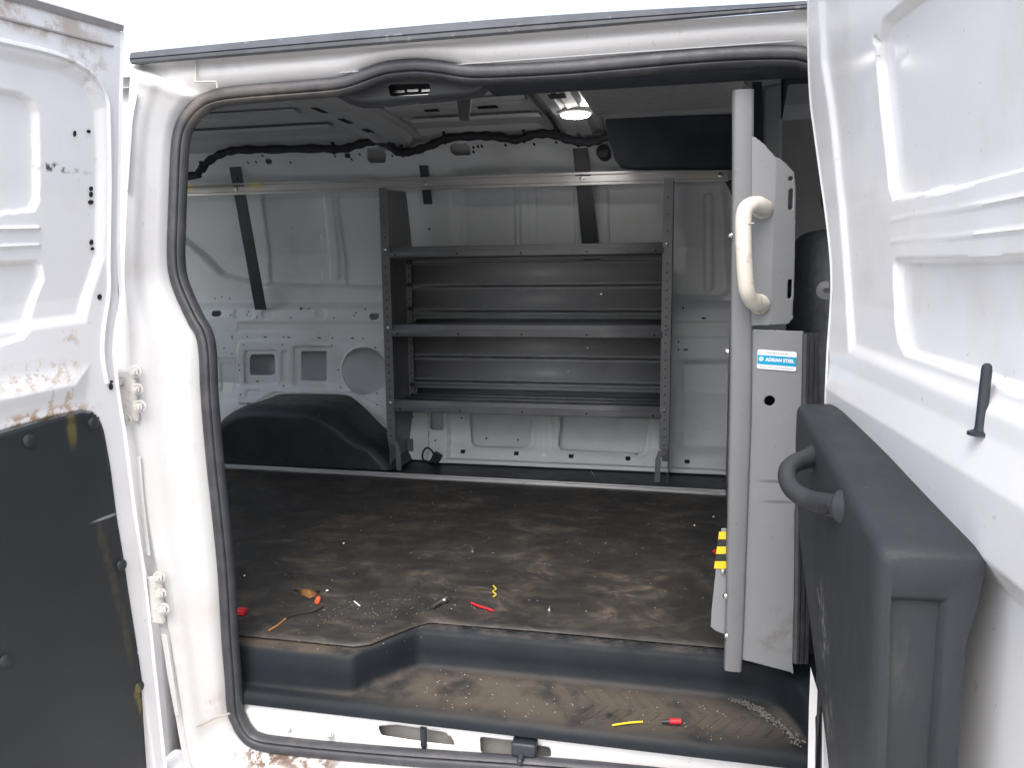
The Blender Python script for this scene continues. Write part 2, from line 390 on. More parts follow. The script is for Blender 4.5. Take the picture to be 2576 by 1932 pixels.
# wheelhouse panel with three openings
panel = wpoly(D_, [(395, 400), (1500, 400), (1500, 845), (1340, 845), (1130, 745), (620, 745), (500, 818), (390, 815), (375, 480)], .012)
feats += [(panel, -.014, .010)]
for (x0, y0, x1, y1, r) in [(430, 460, 650, 692, .018), (745, 435, 1003, 698, .018)]:
    feats.append((wrect(D_, x0, y0, x1, y1, r), .010, .006))
feats += [(wrect(D_, 672, 465, 720, 672, .009), .006, .006), (wrect(D_, 440, 718, 548, 778, .015), .005, .005), (wrect(D_, 262, 548, 352, 745, .008), .006, .005), (wrect(D_, 100, 515, 385, 800, .01), .004, .006)]
cc = W(*D_(1212, 596)); cr = abs(W(*D_(1212, 445))[1]-cc[1])
feats.append((lambda U, V: s_ci(U, V, cc[0], cc[1], cr*1.10), -.006, .008))
holes += [lambda U, V: s_ci(U, V, cc[0], cc[1], cr), wrect(D_, 465, 493, 628, 627, .016), wrect(D_, 798, 472, 962, 662, .007)]
holes += [wrect(D_, 217, 212, 275, 248, .012), wrect(D_, 1236, 229, 1298, 270, .012)]
for (x0, x1) in ((360, 490), (540, 615), (885, 960)): feats.append((wrect(D_, x0, 195, x1, 268, .02), .004, .005))
# header openings
holes += [wrect(A, 1352, 703, 1470, 795, .012), wrect(B, 602, 676, 730, 747, .012), wrect(A, 695, 770, 732, 800, .002), wrect(A, 1206, 732, 1241, 763, .002), wrect(B, 1276, 688, 1304, 706, .002)]
# lower panel between floor and bottom shelf
holes += [wpoly(E_, [(592, 860), (1010, 860), (985, 1010), (985, 1100), (605, 1092)], .028), wpoly(E_, [(1190, 860), (1760, 900), (1720, 1140), (1165, 1112)], .028)]
feats += [(wpoly(E_, [(560, 800), (1030, 800), (1030, 1120), (575, 1115)], .03), .006, .006), (wpoly(E_, [(1135, 800), (1790, 800), (1760, 1165), (1130, 1135)], .03), .006, .006)]
feats += [(wpoly(E_, [(330, 800), (475, 800), (475, 1210), (330, 1210)], .01), -.035, .012), (wrect(E_, 1050, 880, 1100, 1150, .008), -.004, .006)]
holes += [wrect(E_, 357, 860, 437, 970, .003)]
feats += [(wpoly(F_, [(520, 520), (900, 515), (900, 1150), (520, 1150)], .03), .035, .03)]
for y0, y1 in ((128, 160), (275, 390)): feats.append((wrect(F_, 400, y0, 1000, y1, .005), .006, .008))
feats += [(wrect(D_, 380, 285, 1500, 350, .004), .004, .006)]
def wbase(U, V):
    P = np.stack([U, Yw(V), V], -1); N = np.zeros_like(P); N[..., 1] = 1.0; return P, N
press('inner_wall', -2.62, 1.35, .652, 1.995, .0058, wbase, feats, holes, M['inner'], VAN, solid=.0025)
# outer skin behind the openings
rows = [[(x, Yw(z)+.075+(.02 if z > .9 else 0), z) for x in (-2.7, -1.6, -1.59, .2, 1.4)] for z in (.45, .62, .66, .8, .86, .868, .95, 1.2, 1.3, 1.5, 1.8, 1.9, 1.97, 2.0)]
child('outer_skin', MB().grid(rows), M['skin'], VAN)
# punched holes too small to cut: shallow dark cups
mb = MB()
def cup(f, x, y, rx=.0042, rz=None):
    X, Z = W(*f(x, y)); rz = rz or rx
    y_ = float(Yw(Z)); sl = (float(Yw(Z+.01))-float(Yw(Z-.01)))/.02
    n = 10
    dd = 0.0
    U = np.array([[X]]); V = np.array([[Z]])
    for fn, dp, wd in feats: dd += float(dp*sm(-fn(U, V)/wd)[0, 0])
    y_ += dd-.0042*math.hypot(1, sl)-.0006*abs(sl)
    top = [(X+rx*math.cos(a), y_+sl*rz*math.sin(a), Z+rz*math.sin(a)) for a in np.linspace(0, 2*math.pi, n, endpoint=False)]
    bot = [(a, b+.001, c) for a, b, c in top]
    mb.add(top+bot, [tuple(range(n))]+[(i, (i+1) % n, (i+1) % n+n, i+n) for i in range(n)])
for x, y in [(445,378),(680,380),(998,385),(1196,389),(432,428),(684,430),(1003,434),(1283,447),(401,560),(406,592),(692,694),(1045,590),(1059,703),(413,750),(461,804),(1285,820),(347,375),(347,388),(295,453),(347,489),(452,215),(441,235),(337,237),(508,252),(728,256),(1008,258),(1149,223),(1138,240),(1212,199),(847,195),(280,119),(332,131),(237,131),(1293,742)]: cup(D_, x, y, .0035)
for x, y in [(562,380),(715,382),(911,385),(1127,388),(515,667)]: cup(D_, x, y, .009, .003)
cup(D_, 795, 195, .004, .008)
for x, y in [(678,752),(635,792),(582,796),(858,796),(1305,743),(1255,776),(1145,755),(1516,752)]: cup(A, x, y, .004)
for x, y in [(753,698),(808,690),(783,692),(753,727),(960,683),(1145,678),(1288,665),(465,1225)]: cup(B, x, y, .005)
for x, y in [(546,903),(391,1040),(705,1038),(910,1048)]: cup(E_, x, y, .004)
for x, y in [(563,192),(533,411),(532,462),(414,1196)]: cup(F_, x, y, .004)
for x, y in [(580,462),(696,258)]: cup(F_, x, y, .010, .0035)
h = child('punched_holes', mb, M['hole'], VAN); h['kind'] = 'stuff'
# square clip holes along the base of the wall
for f, x, y in [(E_, 552, 1130), (E_, 899, 1142), (E_, 1254, 1160), (E_, 1622, 1175), (F_, 588, 1195)]:
    X, Z = W(*f(x, y)); Y0 = float(Yw(Z)); c = MB()
    c.box((X, Y0-.0015, Z), (.021, .004, .026), Matrix.Rotation(R(-28), 3, 'X'))
    child('clip', c, M['hole'], VAN, bevel=.002)
# far wall flange at floor
child('wall_flange', MB().bx(-.98, 1.3, 3.105, 3.139, .6515, .668), M['inner'], VAN, bevel=.003)
# galvanised bracket behind the right end of the shelves
c = MB()
for k in range(3):
    z = .90+k*.075; c.bx(.0-.03, .035, 3.22, 3.30, z, z+.06)
c.bx(.035, .05, 3.19, 3.32, .86, 1.13)


# --- wheel arch cover
pts = [W(*D_(*p)) for p in [(300, 1030), (410, 922), (500, 836), (560, 796), (620, 768), (700, 750), (970, 750), (1060, 754), (1130, 768), (1240, 860), (1340, 962)]]
pts = [(pts[0][0]-.12, .655)]+pts+[(pts[-1][0]+.07, .75), (pts[-1][0]+.15, .655)]
rows = []
for t in np.linspace(0, 1, 9):
    a = t*math.pi/2; yv = 2.93+.09*(1-math.sin(a)) if t < 1 else 2.93
    k = 1-.0*t; ins = .055*(1-math.cos(a))
    c0 = np.array([-1.62, .60])
    rr = []
    for x, z in pts:
        v = np.array([x, z])-c0; L_ = np.linalg.norm(v)
        q = c0+v*(L_-ins*(1.0))/L_; rr.append((q[0], yv, max(q[1], .655)))
    rows.append(rr)
rows = [[(x, 3.40, z) for x, z in pts]]+rows
mb = MB().grid(rows); n = len(pts); base_i = len(mb.v)-n; mb.f.append(tuple(range(base_i, base_i+n)))
child('wheel_arch_cover', mb, M['plastic'], VAN, smooth=60)
fl_ = [(x, float(Yw(max(z, .7)))-.012, z+.006) for x, z in pts]
child('arch_flange', MB().tube(crom(fl_, 3), .007, 6), M['inner'], VAN)
# ragged tape tags on top of the arch
c = MB(); 
for x0, x1 in ((-1.66, -1.585), (-1.565, -1.525)): c.bx(x0, x1, 3.20, 3.26, pts[8][1]-.03, pts[8][1]-.004)
child('arch_tab', c, M['plastic'], VAN, bevel=.012)

# --- roof
def Zr(y): return np.interp(y, [1.45, 1.55, 1.65, 1.8, 2.1, 2.4, 2.8, 3.0, 3.1], [1.835, 1.86, 1.89, 1.935, 1.995, 2.02, 2.02, 2.005, 1.975])
rf = []
for i in range(9):
    yy = 1.62+i*.17
    rf.append(((lambda yy: (lambda U, V: np.maximum(np.abs(V-yy)-.03, np.abs(U+1.72)-.42)))(yy), .018, .012))
    rf.append(((lambda yy: (lambda U, V: np.maximum(np.abs(V-yy)-.03, np.abs(U+.78)-.25)))(yy), .018, .012))
def rbase(U, V):
    P = np.stack([U, V, Zr(V)], -1); N = np.zeros_like(P); N[..., 2] = 1.0; return P, N
press('roof_panel', -2.62, 1.35, 1.46, 3.1, .012, rbase, rf, [], M['roofin'], VAN, solid=.002)
rows = [[(x, y, float(Zr(y))+.022) for x in (-2.7, 1.4)] for y in (1.46, 1.55, 1.65, 1.8, 2.1, 2.4, 2.8, 3.0, 3.1)]
rows.append([(x, 3.30, 1.93) for x in (-2.7, 1.4)])
child('roof_skin', MB().grid(rows), M['white'], VAN)
def bow(xc, hw, slots, nm='roof_bow'):
    prof = [(-hw-.035, -.002), (-hw, -.004), (-hw*.8, -.026), (-hw*.2, -.030), (-hw*.1, -.026), (hw*.1, -.026), (hw*.2, -.030), (hw*.8, -.026), (hw, -.004), (hw+.035, -.002)]
    rows = []
    for y in np.linspace(1.52, 3.07, 28):
        rows.append([(xc+a, y, float(Zr(y))+b) for a, b in prof])
    o = child(nm, MB().grid(rows), M['roofin'], VAN, solid=.002)
    for (sx, sy, lx, ly) in slots:
        part2('bow_slot', MB().box((sx, sy, float(Zr(sy))-.0305), (lx, ly, .003)), M['hole'], o)
    return o
bow(-1.14, .085, [(-1.17, 2.45, .022, .085), (-1.165, 2.64, .022, .085), (-1.16, 2.83, .022, .075)])
b2 = bow(-.39, .06, [(-.385, 2.45, .05, .06)])
part2('bow_cable', MB().tube(crom([(-.475, y_, float(Zr(y_))-.012+.004*math.sin(y_*9)) for y_ in (1.7, 2.0, 2.3, 2.6, 2.9, 3.05)], 4), .006, 6), M['harness'], b2)
for x0, x1 in ((-2.55, -1.30), (-.98, -.50)):
    for k, y_ in enumerate((1.95, 2.25, 2.55, 2.82)):
        zz = float(Zr(y_))-.004
        child('roof_rib', MB().prism([(x0, y_-.030, zz), (x0, y_-.016, zz-.012), (x0, y_+.016, zz-.012), (x0, y_+.030, zz)], (x1-x0, 0, 0)), M['roofin'], VAN, bevel=.004)
for (a, b, lx, ly) in ((-.80, 2.40, .16, .028), (-.66, 2.68, .07, .024), (-.86, 2.68, .05, .024)):
    child('roof_slot', MB().box((a, b, float(Zr(b))-.004), (lx, ly, .004)), M['hole'], VAN, bevel=.0015)
# wiring harness with ties
hp = [(430, 447), (475, 442), (500, 432), (525, 405), (560, 385), (600, 377), (680, 375), (800, 373), (860, 374), (905, 362), (945, 354), (975, 362), (1000, 380), (1035, 380), (1080, 366), (1130, 346), (1200, 341), (1250, 343), (1300, 350), (1345, 337), (1390, 337), (1430, 350), (1470, 357), (1500, 353), (1530, 340)]
hp = [ony(a, b, 3.02) for a, b in hp]
hp[0] = hp[0]+np.array([-.4, 0, 0])
hc = crom(hp, 5)
hw = child('wiring_harness', MB().tube(hc, [.0165+.0025*math.sin(i*1.7) for i in range(len(hc))], 8), M['harness'], VAN)
for k in (12, 38, 62, 74, 92, 108):
    c = MB(); p = hc[k]; c.tube([p+np.array([-.004, 0, 0]), p+np.array([.004, 0, 0])], .0205, 10); c.box(p+np.array([0, -.01, .021]), (.01, .012, .012))
    t_ = obj('cable_tie', c, M['harness']); t_.parent = hw
# dome lamp on the second bow
lp = onz(1448, 284, 1.985)
c = MB().lathe(lp+np.array([0, 0, .012]), (0, 0, -1), [(.058, 0), (.058, .012), (.05, .016)], 24)
lb = child('dome_lamp', c, M['bolt'], VAN)
c = MB().lathe(lp, (0, 0, -1), [(.05, 0.004), (.046, .010), (.03, .014), (.001, .015)], 24)
ll = obj('lamp_lens', c, M['lens']); ll.parent = lb
for v in c.v: pass

# --- roof trim over the opening (moulded pocket) and header trims
gp = [(800, 215), (842, 237), (873, 255), (905, 264), (960, 262), (1055, 253), (1172, 244), (1210, 233), (1230, 213), (1236, 196), (1164, 178), (1113, 170), (1050, 165), (985, 172), (930, 190), (866, 206)]
G = [ony(a, b, 1.50) for a, b in gp]; GX = [(p[0], p[2]) for p in G]
def gbase(U, V):
    P = np.stack([U, 1.498+(1.84-V)*.10, V], -1); N = np.zeros_like(P); N[..., 1] = 1.0; return P, N
gh = [ony(a, b, 1.50) for a, b in [(976, 212), (1083, 209), (1081, 236), (982, 241)]]; gh = [(p[0], p[2]) for p in gh]
gx = [p[0] for p in GX]; gz = [p[1] for p in GX]
gt = press('roof_trim', min(gx)-.01, max(gx)+.01, min(gz)-.01, max(gz)+.01, .0022, gbase,
    [(lambda U, V: -s_poly(U, V, GX), 0.0, .01), (lambda U, V: -s_poly(U, V, shrink(np.array(GX), .012)), .016, .012)],
    [lambda U, V: s_poly(U, V, gh, .006)], M['doorplastic'], VAN, bound=lambda U, V: s_poly(U, V, GX, .004), solid=.003)
c = MB()
g0 = np.array([gh[0][0], 1.525, (gh[0][1]+gh[2][1])/2]); wl = gh[1][0]-gh[0][0]
for k, (a, b, dz) in enumerate([(.02, .30, .003), (.34, .62, .004), (.68, .95, .003), (.1, .85, -.006)]):
    c.bx(g0[0]+a*wl, g0[0]+b*wl, 1.522+.002*k, 1.527+.002*k, g0[2]+dz-.0035, g0[2]+dz+.0025)
pk = child('latch_bracket', c, M['chrome'], VAN, bevel=.0008)
child('trim_backing', MB().bx(gh[0][0]-.01, gh[1][0]+.01, 1.530, 1.536, gh[2][1]-.004, gh[0][1]+.02), M['hole'], VAN)
c = MB(); q = [ony(a, b, 2.0) for a, b in [(1148, 240), (1185, 240), (1180, 302), (1156, 302)]]
child('trim_strap', c.prism(q, (0, .004, 0)), M['strap'], VAN)
# header inner trim (dark) along the rest of the opening
p0 = ony(1215, 200, 1.50); p1 = ony(2100, 140, 1.50)
child('header_trim', MB().prism([(p0[0], 1.475, 1.835), (p0[0], 1.49, 1.80), (p0[0], 1.575, 1.802), (p0[0], 1.60, 1.85)], (p1[0]-p0[0]+.5, 0, 0)), M['black'], VAN, bevel=.01, seg=3)
# cab headliner and the dark trim panel above the wall rail
child('headliner', MB().prism([(-.24, 1.60, 1.845), (-.28, 2.1, 1.925), (-.28, 2.5, 1.935), (-.28, 2.54, 1.975), (-.28, 2.1, 1.96), (-.24, 1.6, 1.87)], (1.6, 0, 0)), M['liner'], VAN, bevel=.02, seg=3)
q = [ony(a, b, 2.95) for a, b in [(1522, 290), (1900, 286), (1900, 424), (1600, 424), (1562, 420), (1546, 400), (1540, 372), (1528, 350)]]
child('side_trim_panel', MB().prism(q, (0, .05, 0)), M['black'], VAN, bevel=.008)
q = ony(1516, 380, 3.09); child('trim_peg', MB().cyl(q, q+np.array([0, .10, 0]), .026, .026, 16), M['harness'], VAN, bevel=.004)

# --- shell closing the van; rear window openings added to let light in
sh = MB()
for (y0, y1, z0, z1) in ((1.46, 3.38, .35, 1.20), (1.46, 3.38, 1.72, 1.85), (1.46, 1.60, 1.20, 1.72), (2.28, 2.52, 1.20, 1.72), (3.20, 3.38, 1.20, 1.72)):
    sh.bx(-2.65, -2.62, y0, y1, z0, z1)
child('rear_door', sh, M['inner'], VAN)
rows = [[(x, Yap(z)+.03, z) for x in (-2.66, float(min(p[0] for p in Oc))+.0)] for z in (.35, .8, 1.15, 1.5, 1.8, 1.93)]
child('rear_quarter', MB().grid(rows), M['white'], VAN, solid=.03)
child('rocker', MB().bx(-1.1, .4, 1.34, 1.42, .28, .40), M['white'], VAN, bevel=.01)
# front part of the cab: near door with window opening, far door, dash, windscreen frame
fx = float(max(p[0] for p in Oc))
cab = MB()
cab.bx(fx-.005, 1.55, 1.36, 1.44, .35, 1.25); cab.bx(fx-.005, fx+.06, 1.40, 1.46, 1.25, 1.93); cab.bx(fx+.06, 1.0, 1.44, 1.48, 1.78, 1.93)
child('cab_side', cab, M['white'], VAN, bevel=.01)
cab = MB(); cab.bx(1.30, 1.36, 1.45, 3.3, .4, 1.22); cab.prism([(1.0, 1.5, 1.92), (1.05, 1.5, 1.92), (1.36, 1.5, 1.22), (1.31, 1.5, 1.22)], (0, .06, 0)); cab.prism([(1.0, 3.15, 1.92), (1.05, 3.15, 1.92), (1.36, 3.25, 1.22), (1.31, 3.25, 1.22)], (0, .06, 0))
child('dashboard', cab, M['plastic'], VAN, bevel=.01)
cab = MB(); cab.bx(.2, 1.3, 3.05, 3.07, .66, 2.05)
child('cab_far_trim', cab, mat('cab_trim_grey', (.22, .22, .21), .8, var=.1), VAN)

# --- cargo floor base
child('cargo_floor', MB().bx(-2.62, 1.3, 1.60, 3.3, .60, .646), M['plastic'], VAN)
child('floor_edge', MB().bx(-2.62, -.66, 1.47, 1.60, .60, .645), M['plastic'], VAN)

# --- step trim moulding: one profile lofted along x; deep part = tread, shallow part = corner block
prof_step = [(1.64, .6485), (1.606, .6485), (1.596, .645), (1.589, .636), (1.587, .60), (1.586, .572), (1.580, .5645), (1.572, .562), (1.44, .5615), (1.418, .561), (1.409, .556), (1.405, .545), (1.404, .535), (1.41, .530), (1.44, .528)]
prof_blk = [(1.64, .6485), (1.46, .6485), (1.45, .645), (1.443, .636), (1.441, .60), (1.440, .572), (1.438, .5645), (1.436, .562), (1.430, .5610), (1.418, .5605), (1.409, .556), (1.405, .545), (1.404, .535), (1.41, .530), (1.44, .528)]
xs = [(-1.05, 1), (-.95, 1), (-.72, 1), (-.685, 1), (-.672, .97), (-.664, .90), (-.655, .80), (-.58, .10), (-.572, .04), (-.562, .01), (-.55, 0), (-.3, 0), (.0, 0), (.10, 0), (.165, .03), (.195, .10), (.215, .25), (.235, .6), (.25, .95), (.26, 1), (.4, 1)]
rows = []
for x, k in xs:
    rows.append([(x, a[0]*(1-k)+b[0]*k, a[1]*(1-k)+b[1]*k) for a, b in zip(prof_step, prof_blk)])
tread_dirt = [((.10, .082, .062), .75, 7.0, .38, .62), ((.022, .024, .028), .6, 20.0, .5, .7)]
M['step'] = mat('step_plastic', (.010, .0135, .018), .6, spec=.22, var=.2, vscale=10, bump=.3, bscale=500,
    stains_glints=[((-.22, 1.50, .562), (.85, .12, .022), (.088, .075, .061), .9, 9.0, .26, .54), ((-.8, 1.52, .65), (.3, .16, .012), (.085, .070, .055), .9, 9.0, .35, .6), ((-.2, 1.61, .65), (.7, .03, .008), (.10, .09, .085), .6, 9.0, .4, .65)])
st = child('step_trim', MB().grid(rows), M['step'], VAN, smooth=50)
# tread ribs pressed into the step (herringbone bars)
tr = MB()
for i in range(15):
    x = -.20+i*.028
    for (y0, y1, dx) in ((1.45, 1.50, .03), (1.51, 1.56, -.03)):
        tr.prism([(x, y0, .5622), (x+.009, y0, .5622), (x+.009+dx, y1, .5622), (x+dx, y1, .5622)], (0, 0, .0005))
for i in range(22):
    x = -.55+i*.033
    tr.prism([(x, 1.606, .649), (x+.008, 1.606, .649), (x+.038, 1.634, .649), (x+.030, 1.634, .649)], (0, 0, .0014))
t_ = obj('tread_rib', tr, M['step']); t_.parent = st; t_['kind'] = 'stuff'
for q in (0,): pass

# --- sill panel under the step with its cut-outs
sz0, sz1 = .38, .525
def sp(a, b): p = ony(a, b, 1.425); return (p[0], p[2])
so_ = [[sp(*q) for q in P] for P in ([(950, 1826), (1000, 1823), (1120, 1842), (1135, 1852), (1148, 1876), (1080, 1868), (960, 1850)], [(1207, 1853), (1290, 1863), (1385, 1880), (1388, 1905), (1210, 1895)])]
def sbase(U, V):
    P = np.stack([U, np.full(U.shape, 1.425), V], -1); N = np.zeros_like(P); N[..., 1] = 1; return P, N
press('sill_panel', -.96, .3, sz0, sz1, .005, sbase, [(lambda U, V: s_rr(U, V, -.83, .47, .12, .05, .01), -.008, .01)], [lambda U, V: s_poly(U, V, so_[0], .006), lambda U, V: s_poly(U, V, so_[1], .006)], M['white'], VAN, solid=.002)
child('sill_backing', MB().bx(-.96, .35, 1.455, 1.465, .36, .56), mat('sill_cavity', (.30, .29, .27), .8, var=.3), VAN)
child('sill_ledge', MB().bx(-.96, .35, 1.395, 1.424, .36, .435), M['white'], VAN, bevel=.012)
for a, b in ((727, 1834), (830, 1847)):
    p = ony(a, b, 1.415); child('sill_bolt', MB().hexbolt(p, (0, -1, 0), .006, .004), M['bolt'], VAN)
p = ony(1066, 1865, 1.42); child('sill_pin', MB().cyl(p+np.array([0, 0, .03]), p+np.array([0, 0, -.01]), .007, .007, 10).cyl(p+np.array([0, 0, -.01]), p+np.array([0, 0, -.03]), .006, .002, 10), M['plastic'], VAN)
p = ony(1320, 1880, 1.41); child('sill_latch', MB().box(p, (.05, .03, .028)).cyl(p+np.array([-.005, -.01, -.012]), p+np.array([-.005, -.03, -.018]), .008, .006, 12), M['plastic'], VAN, bevel=.004)

q = [ony(a, b, 1.36) for a, b in [(2040, 1682), (2049, 1712), (2057, 1738), (2055, 1800), (2051, 1806), (2052, 1850), (2050, 2000), (2031, 2000), (2036, 1780)]]
child('pillar_flange', MB().prism(q, (0, .006, 0)), M['white'], VAN, bevel=.001)
# ------------------------------------------------------------------ left (rear) side door, opened about 96 degrees
HL = ony(285, 900, 1.27); dL = -np.array([.1048, .9922, .0672]); nL = np.array([.9945, -.105, 0.0])
def offL(w_): return np.interp(w_, [-1.2, -.75, -.4, -.05, .12, .30, .62], [-.012, -.004, .004, .0, .004, .028, .082])
def DL(px, py, extra=0.0):
    r_ = ray(px, py); off = 0.0
    for _ in range(20):
        p0 = HL+nL*(off+extra); n = np.cross(dL, [0, 0, 1.0]); t = np.dot(p0-CAM, n)/np.dot(r_, n); p = CAM+r_*t
        s = np.dot((p-p0)[:2], dL[:2])/np.dot(dL[:2], dL[:2]); w_ = (p-p0)[2]-dL[2]*s; off = .5*off+.5*float(offL(w_))
    return (s, w_)
def dlbase(U, V):
    P = HL+U[..., None]*dL+V[..., None]*np.array([0, 0, 1.0])+offL(V)[..., None]*nL
    N = np.zeros_like(P)+nL; return P, N
def dl(s, w_, e=0.0): return HL+s*dL+np.array([0, 0, w_])+(float(offL(w_))+e)*nL
def L1(x, y): return (x*.3882, y*.3882)
def L6(x, y): return (x*.3905, 640+y*.3905)
def L3(x, y): return (x*.3882, 1288+y*.3882)
def lpoly(f, pts, r=0):
    P = [DL(*f(*p)) for p in pts]; return lambda U, V: s_poly(U, V, P, r)
topL = DL(305, 75)[1]
# hinge-side edge of the panel follows the traced outline
edge = [DL(*p) for p in [(303, 79), (302, 130), (298, 300), (295, 480), (294, 620), (297, 700), (299, 757), (290, 805), (284, 850), (282, 893), (288, 951), (299, 1030), (311, 1106), (334, 1288), (360, 1460), (385, 1690), (411, 1932), (425, 2060)]]
ez = [e[1] for e in edge][::-1]; es = [e[0] for e in edge][::-1]
def edgeS(V): return np.interp(V, ez, es)
bl = lambda U, V: np.maximum(-(U-edgeS(V)), V-topL)
inner1 = lpoly(L1, [(-900, 130), (0, 285), (420, 385), (600, 500), (690, 690), (705, 1100), (690, 1659), (560, 2100), (-900, 2300)], 0)
win1 = lpoly(L1, [(-1200, 360), (0, 560), (170, 595), (240, 640), (280, 720), (287, 1000), (287, 1290), (250, 1368), (0, 1395), (-1200, 1500)], 0)
win2 = lpoly(L6, [(-900, 130), (0, 46), (270, 32), (300, 60), (312, 160), (270, 260), (200, 480), (150, 545), (0, 590), (-900, 700)], 0)
brd = lpoly(L6, [(-900, 1470), (0, 1130), (300, 1045), (530, 995), (600, 1010), (650, 1060), (675, 1130), (715, 1350), (760, 1700), (830, 2150), (900, 2600), (1000, 3300), (1040, 3700), (-900, 4600)], 0)
fL = [(inner1, -.009, .022), (win1, -.011, .006), (win2, -.010, .006), (brd, -.007, .006)]
for y0 in (1470, 1585):
    a = DL(*L1(0, y0)); b = DL(*L1(285, y0-12)); a2 = (a[0]+.45, a[1]+.0)
    P_ = [DL(*L1(-600, y0+10)), DL(*L1(285, y0-14)), DL(*L1(292, y0+18)), DL(*L1(-600, y0+62))]
    fL.append(((lambda P_: (lambda U, V: s_poly(U, V, P_)))(P_), .009, .007))
led = [DL(*L6(*p)) for p in [(-900, 900), (0, 780), (430, 700), (600, 690), (560, 960), (0, 1090), (-900, 1400)]]
fL.append((lambda U, V: s_poly(U, V, led), .012, .05))
def wst(p, rad, col, amt, sc, lo, hi): return (tuple(p), rad, col, amt, sc, lo, hi)
def LP(f, x, y): return dl(*DL(*f(x, y)))
RUST = (.34, .17, .06); DARK = (.05, .045, .04); BRN = (.50, .39, .27)
stn_glints = [wst(LP(L1, 170, 1057), (.02, .16, .010), DARK, .95, 55, .50, .58), wst(LP(L1, 380, 1070), (.02, .016, .008), DARK, .9, 60, .42, .55),
       wst(LP(L6, 90, 200), (.02, .07, .010), RUST, .9, 70, .46, .56), wst(LP(L6, 450, 620), (.03, .030, .060), BRN, .65, 45, .50, .62),
       wst(LP(L6, 250, 790), (.03, .13, .035), BRN, .65, 75, .50, .60), wst(LP(L6, 320, 1030), (.03, .13, .018), RUST, .7, 40, .42, .55), wst(LP(L6, 200, 1070), (.03, .08, .014), RUST, .7, 40, .42, .55),
       wst(LP(L6, 430, 900), (.02, .012, .06), BRN, .8, 90, .45, .55), wst(LP(L6, 320, 980), (.02, .008, .05), BRN, .8, 90, .45, .55), wst(LP(L1, 100, 60), (.1, .25, .04), (.42, .33, .26), .8, 16, .45, .6),
       wst(LP(L1, 560, 430), (.03, .07, .06), (.45, .40, .36), .7, 30, .45, .6)]
M['whiteL'] = mat('white_paint_marked', (.77, .77, .78), .36, coat=.3, dirt=[((.55, .51, .46), .2, 6.0, .5, .75), ((.30, .27, .24), .5, 70.0, .68, .75)], stains_glints=stn_glints)
DRL = press('side_door', -.12, .52, DL(411, 2060)[1], topL+.004, .0025, dlbase, fL, [], M['whiteL'], VAN, bound=bl, smooth=60)
DRL['label'] = 'rear side door swung open to the left, with bare white inner panel above a black board'
# rolled flange and outer sheet of the door
rows = []
for V_, S_ in zip(ez, es):
    if V_ > topL: V_ = topL
    b = dl(S_, V_); n3 = nL; t3 = np.array(dL)
    rows.append([b, b+n3*.003-t3*.006, b-n3*.004-t3*.012, b-n3*.012-t3*.010, b-n3*.045-t3*.004, b-n3*.05+t3*.5])
rows = crom([np.array(r_) for r_ in rows], 3)
def part2(name, mb, mt, par, **k):
    o = obj(name, mb, mt, None, **k); o.parent = par; return o
part2('door_skin', MB().grid([list(r_) for r_ in rows]), M['white'], DRL, smooth=60)
# weather strip and trim channel along the door's top edge
tp = [dl(s, topL+.001) for s in np.linspace(DL(305, 75)[0], .5, 12)]
c = MB().grid([[p+nL*.004+np.array([0, 0, -.004]), p+nL*.007+np.array([0, 0, .006]), p+np.array([0, 0, .010]), p-nL*.03+np.array([0, 0, .008]), p-nL*.045+np.array([0, 0, -.01])] for p in tp])
part2('weather_strip', c, mat('strip_grey', (.24, .23, .225), .6, dirt=[((.3, .28, .26), .6, 40, .5, .7)]), DRL)
c = MB().tube([dl(s, topL-.030, .002) for s in np.linspace(DL(295, 90)[0]+.01, .5, 12)], .0022, 6)
part2('edge_groove', c, mat('groove_grey', (.30, .29, .28), .6), DRL)
# inner seal land: a raised lip parallel to the hinge edge
c = MB()
lipp = [DL(*L1(*p)) for p in [(-200, 215), (0, 262), (300, 330), (480, 395), (610, 490), (690, 620), (705, 800), (712, 1200), (705, 1659)]]+[DL(*L6(*p)) for p in [(700, 250), (668, 480), (662, 650), (690, 830)]]
c.tube(crom([dl(s, w_, .001) for s, w_ in lipp], 5), .0045, 6)
part2('seal_land', c, M['whiteL'], DRL)
# black board on the lower half of the door
def bbase(U, V):
    P, N = dlbase(U, V); return P+N*.004, N
bq = lambda U, V: brd(U, V)+.006
bz = [DL(*L6(*p))[1] for p in [(0, 1130), (530, 995), (-900, 1470)]]
M['board'] = mat('door_board', (.016, .020, .023), .5, var=.22, vscale=3, bump=.3, bscale=900,
    stains_glints=[wst(LP(L6, 450, 1120), (.03, .014, .05), (.12, .10, .03), .8, 60, .3, .55)]+[wst(LP(L3, 640+a, b), (.03, .010, .045), (.07, .06, .03), .5, 50, .3, .6) for a, b in ((0, 150), (30, 250), (55, 350), (85, 470), (110, 560), (150, 700), (170, 820), (190, 920))]+
    [wst(LP(L3, 900+a, b), (.03, .010, .03), (.14, .105, .03), .9, 60, .3, .55) for a, b in ((-25, 1180), (0, 1250), (25, 1340), (40, 1440))]+[wst(LP(L3, 690, 30), (.02, .05, .004), (.25, .26, .27), .9, 20, .2, .4)])
brdo = press('trim_board', 0, .52, DL(411, 2060)[1], max(bz)+.01, .006, bbase, [(lambda U, V: -bq(U, V)-.012, 0, .01), (lambda U, V: bq(U, V)+.004 if False else -(-bq(U, V))+1e3, 0, 1)], [], M['board'], None, bound=bq, solid=.004, smooth=60)
brdo.parent = DRL; brdo.location = (0, 0, 0)
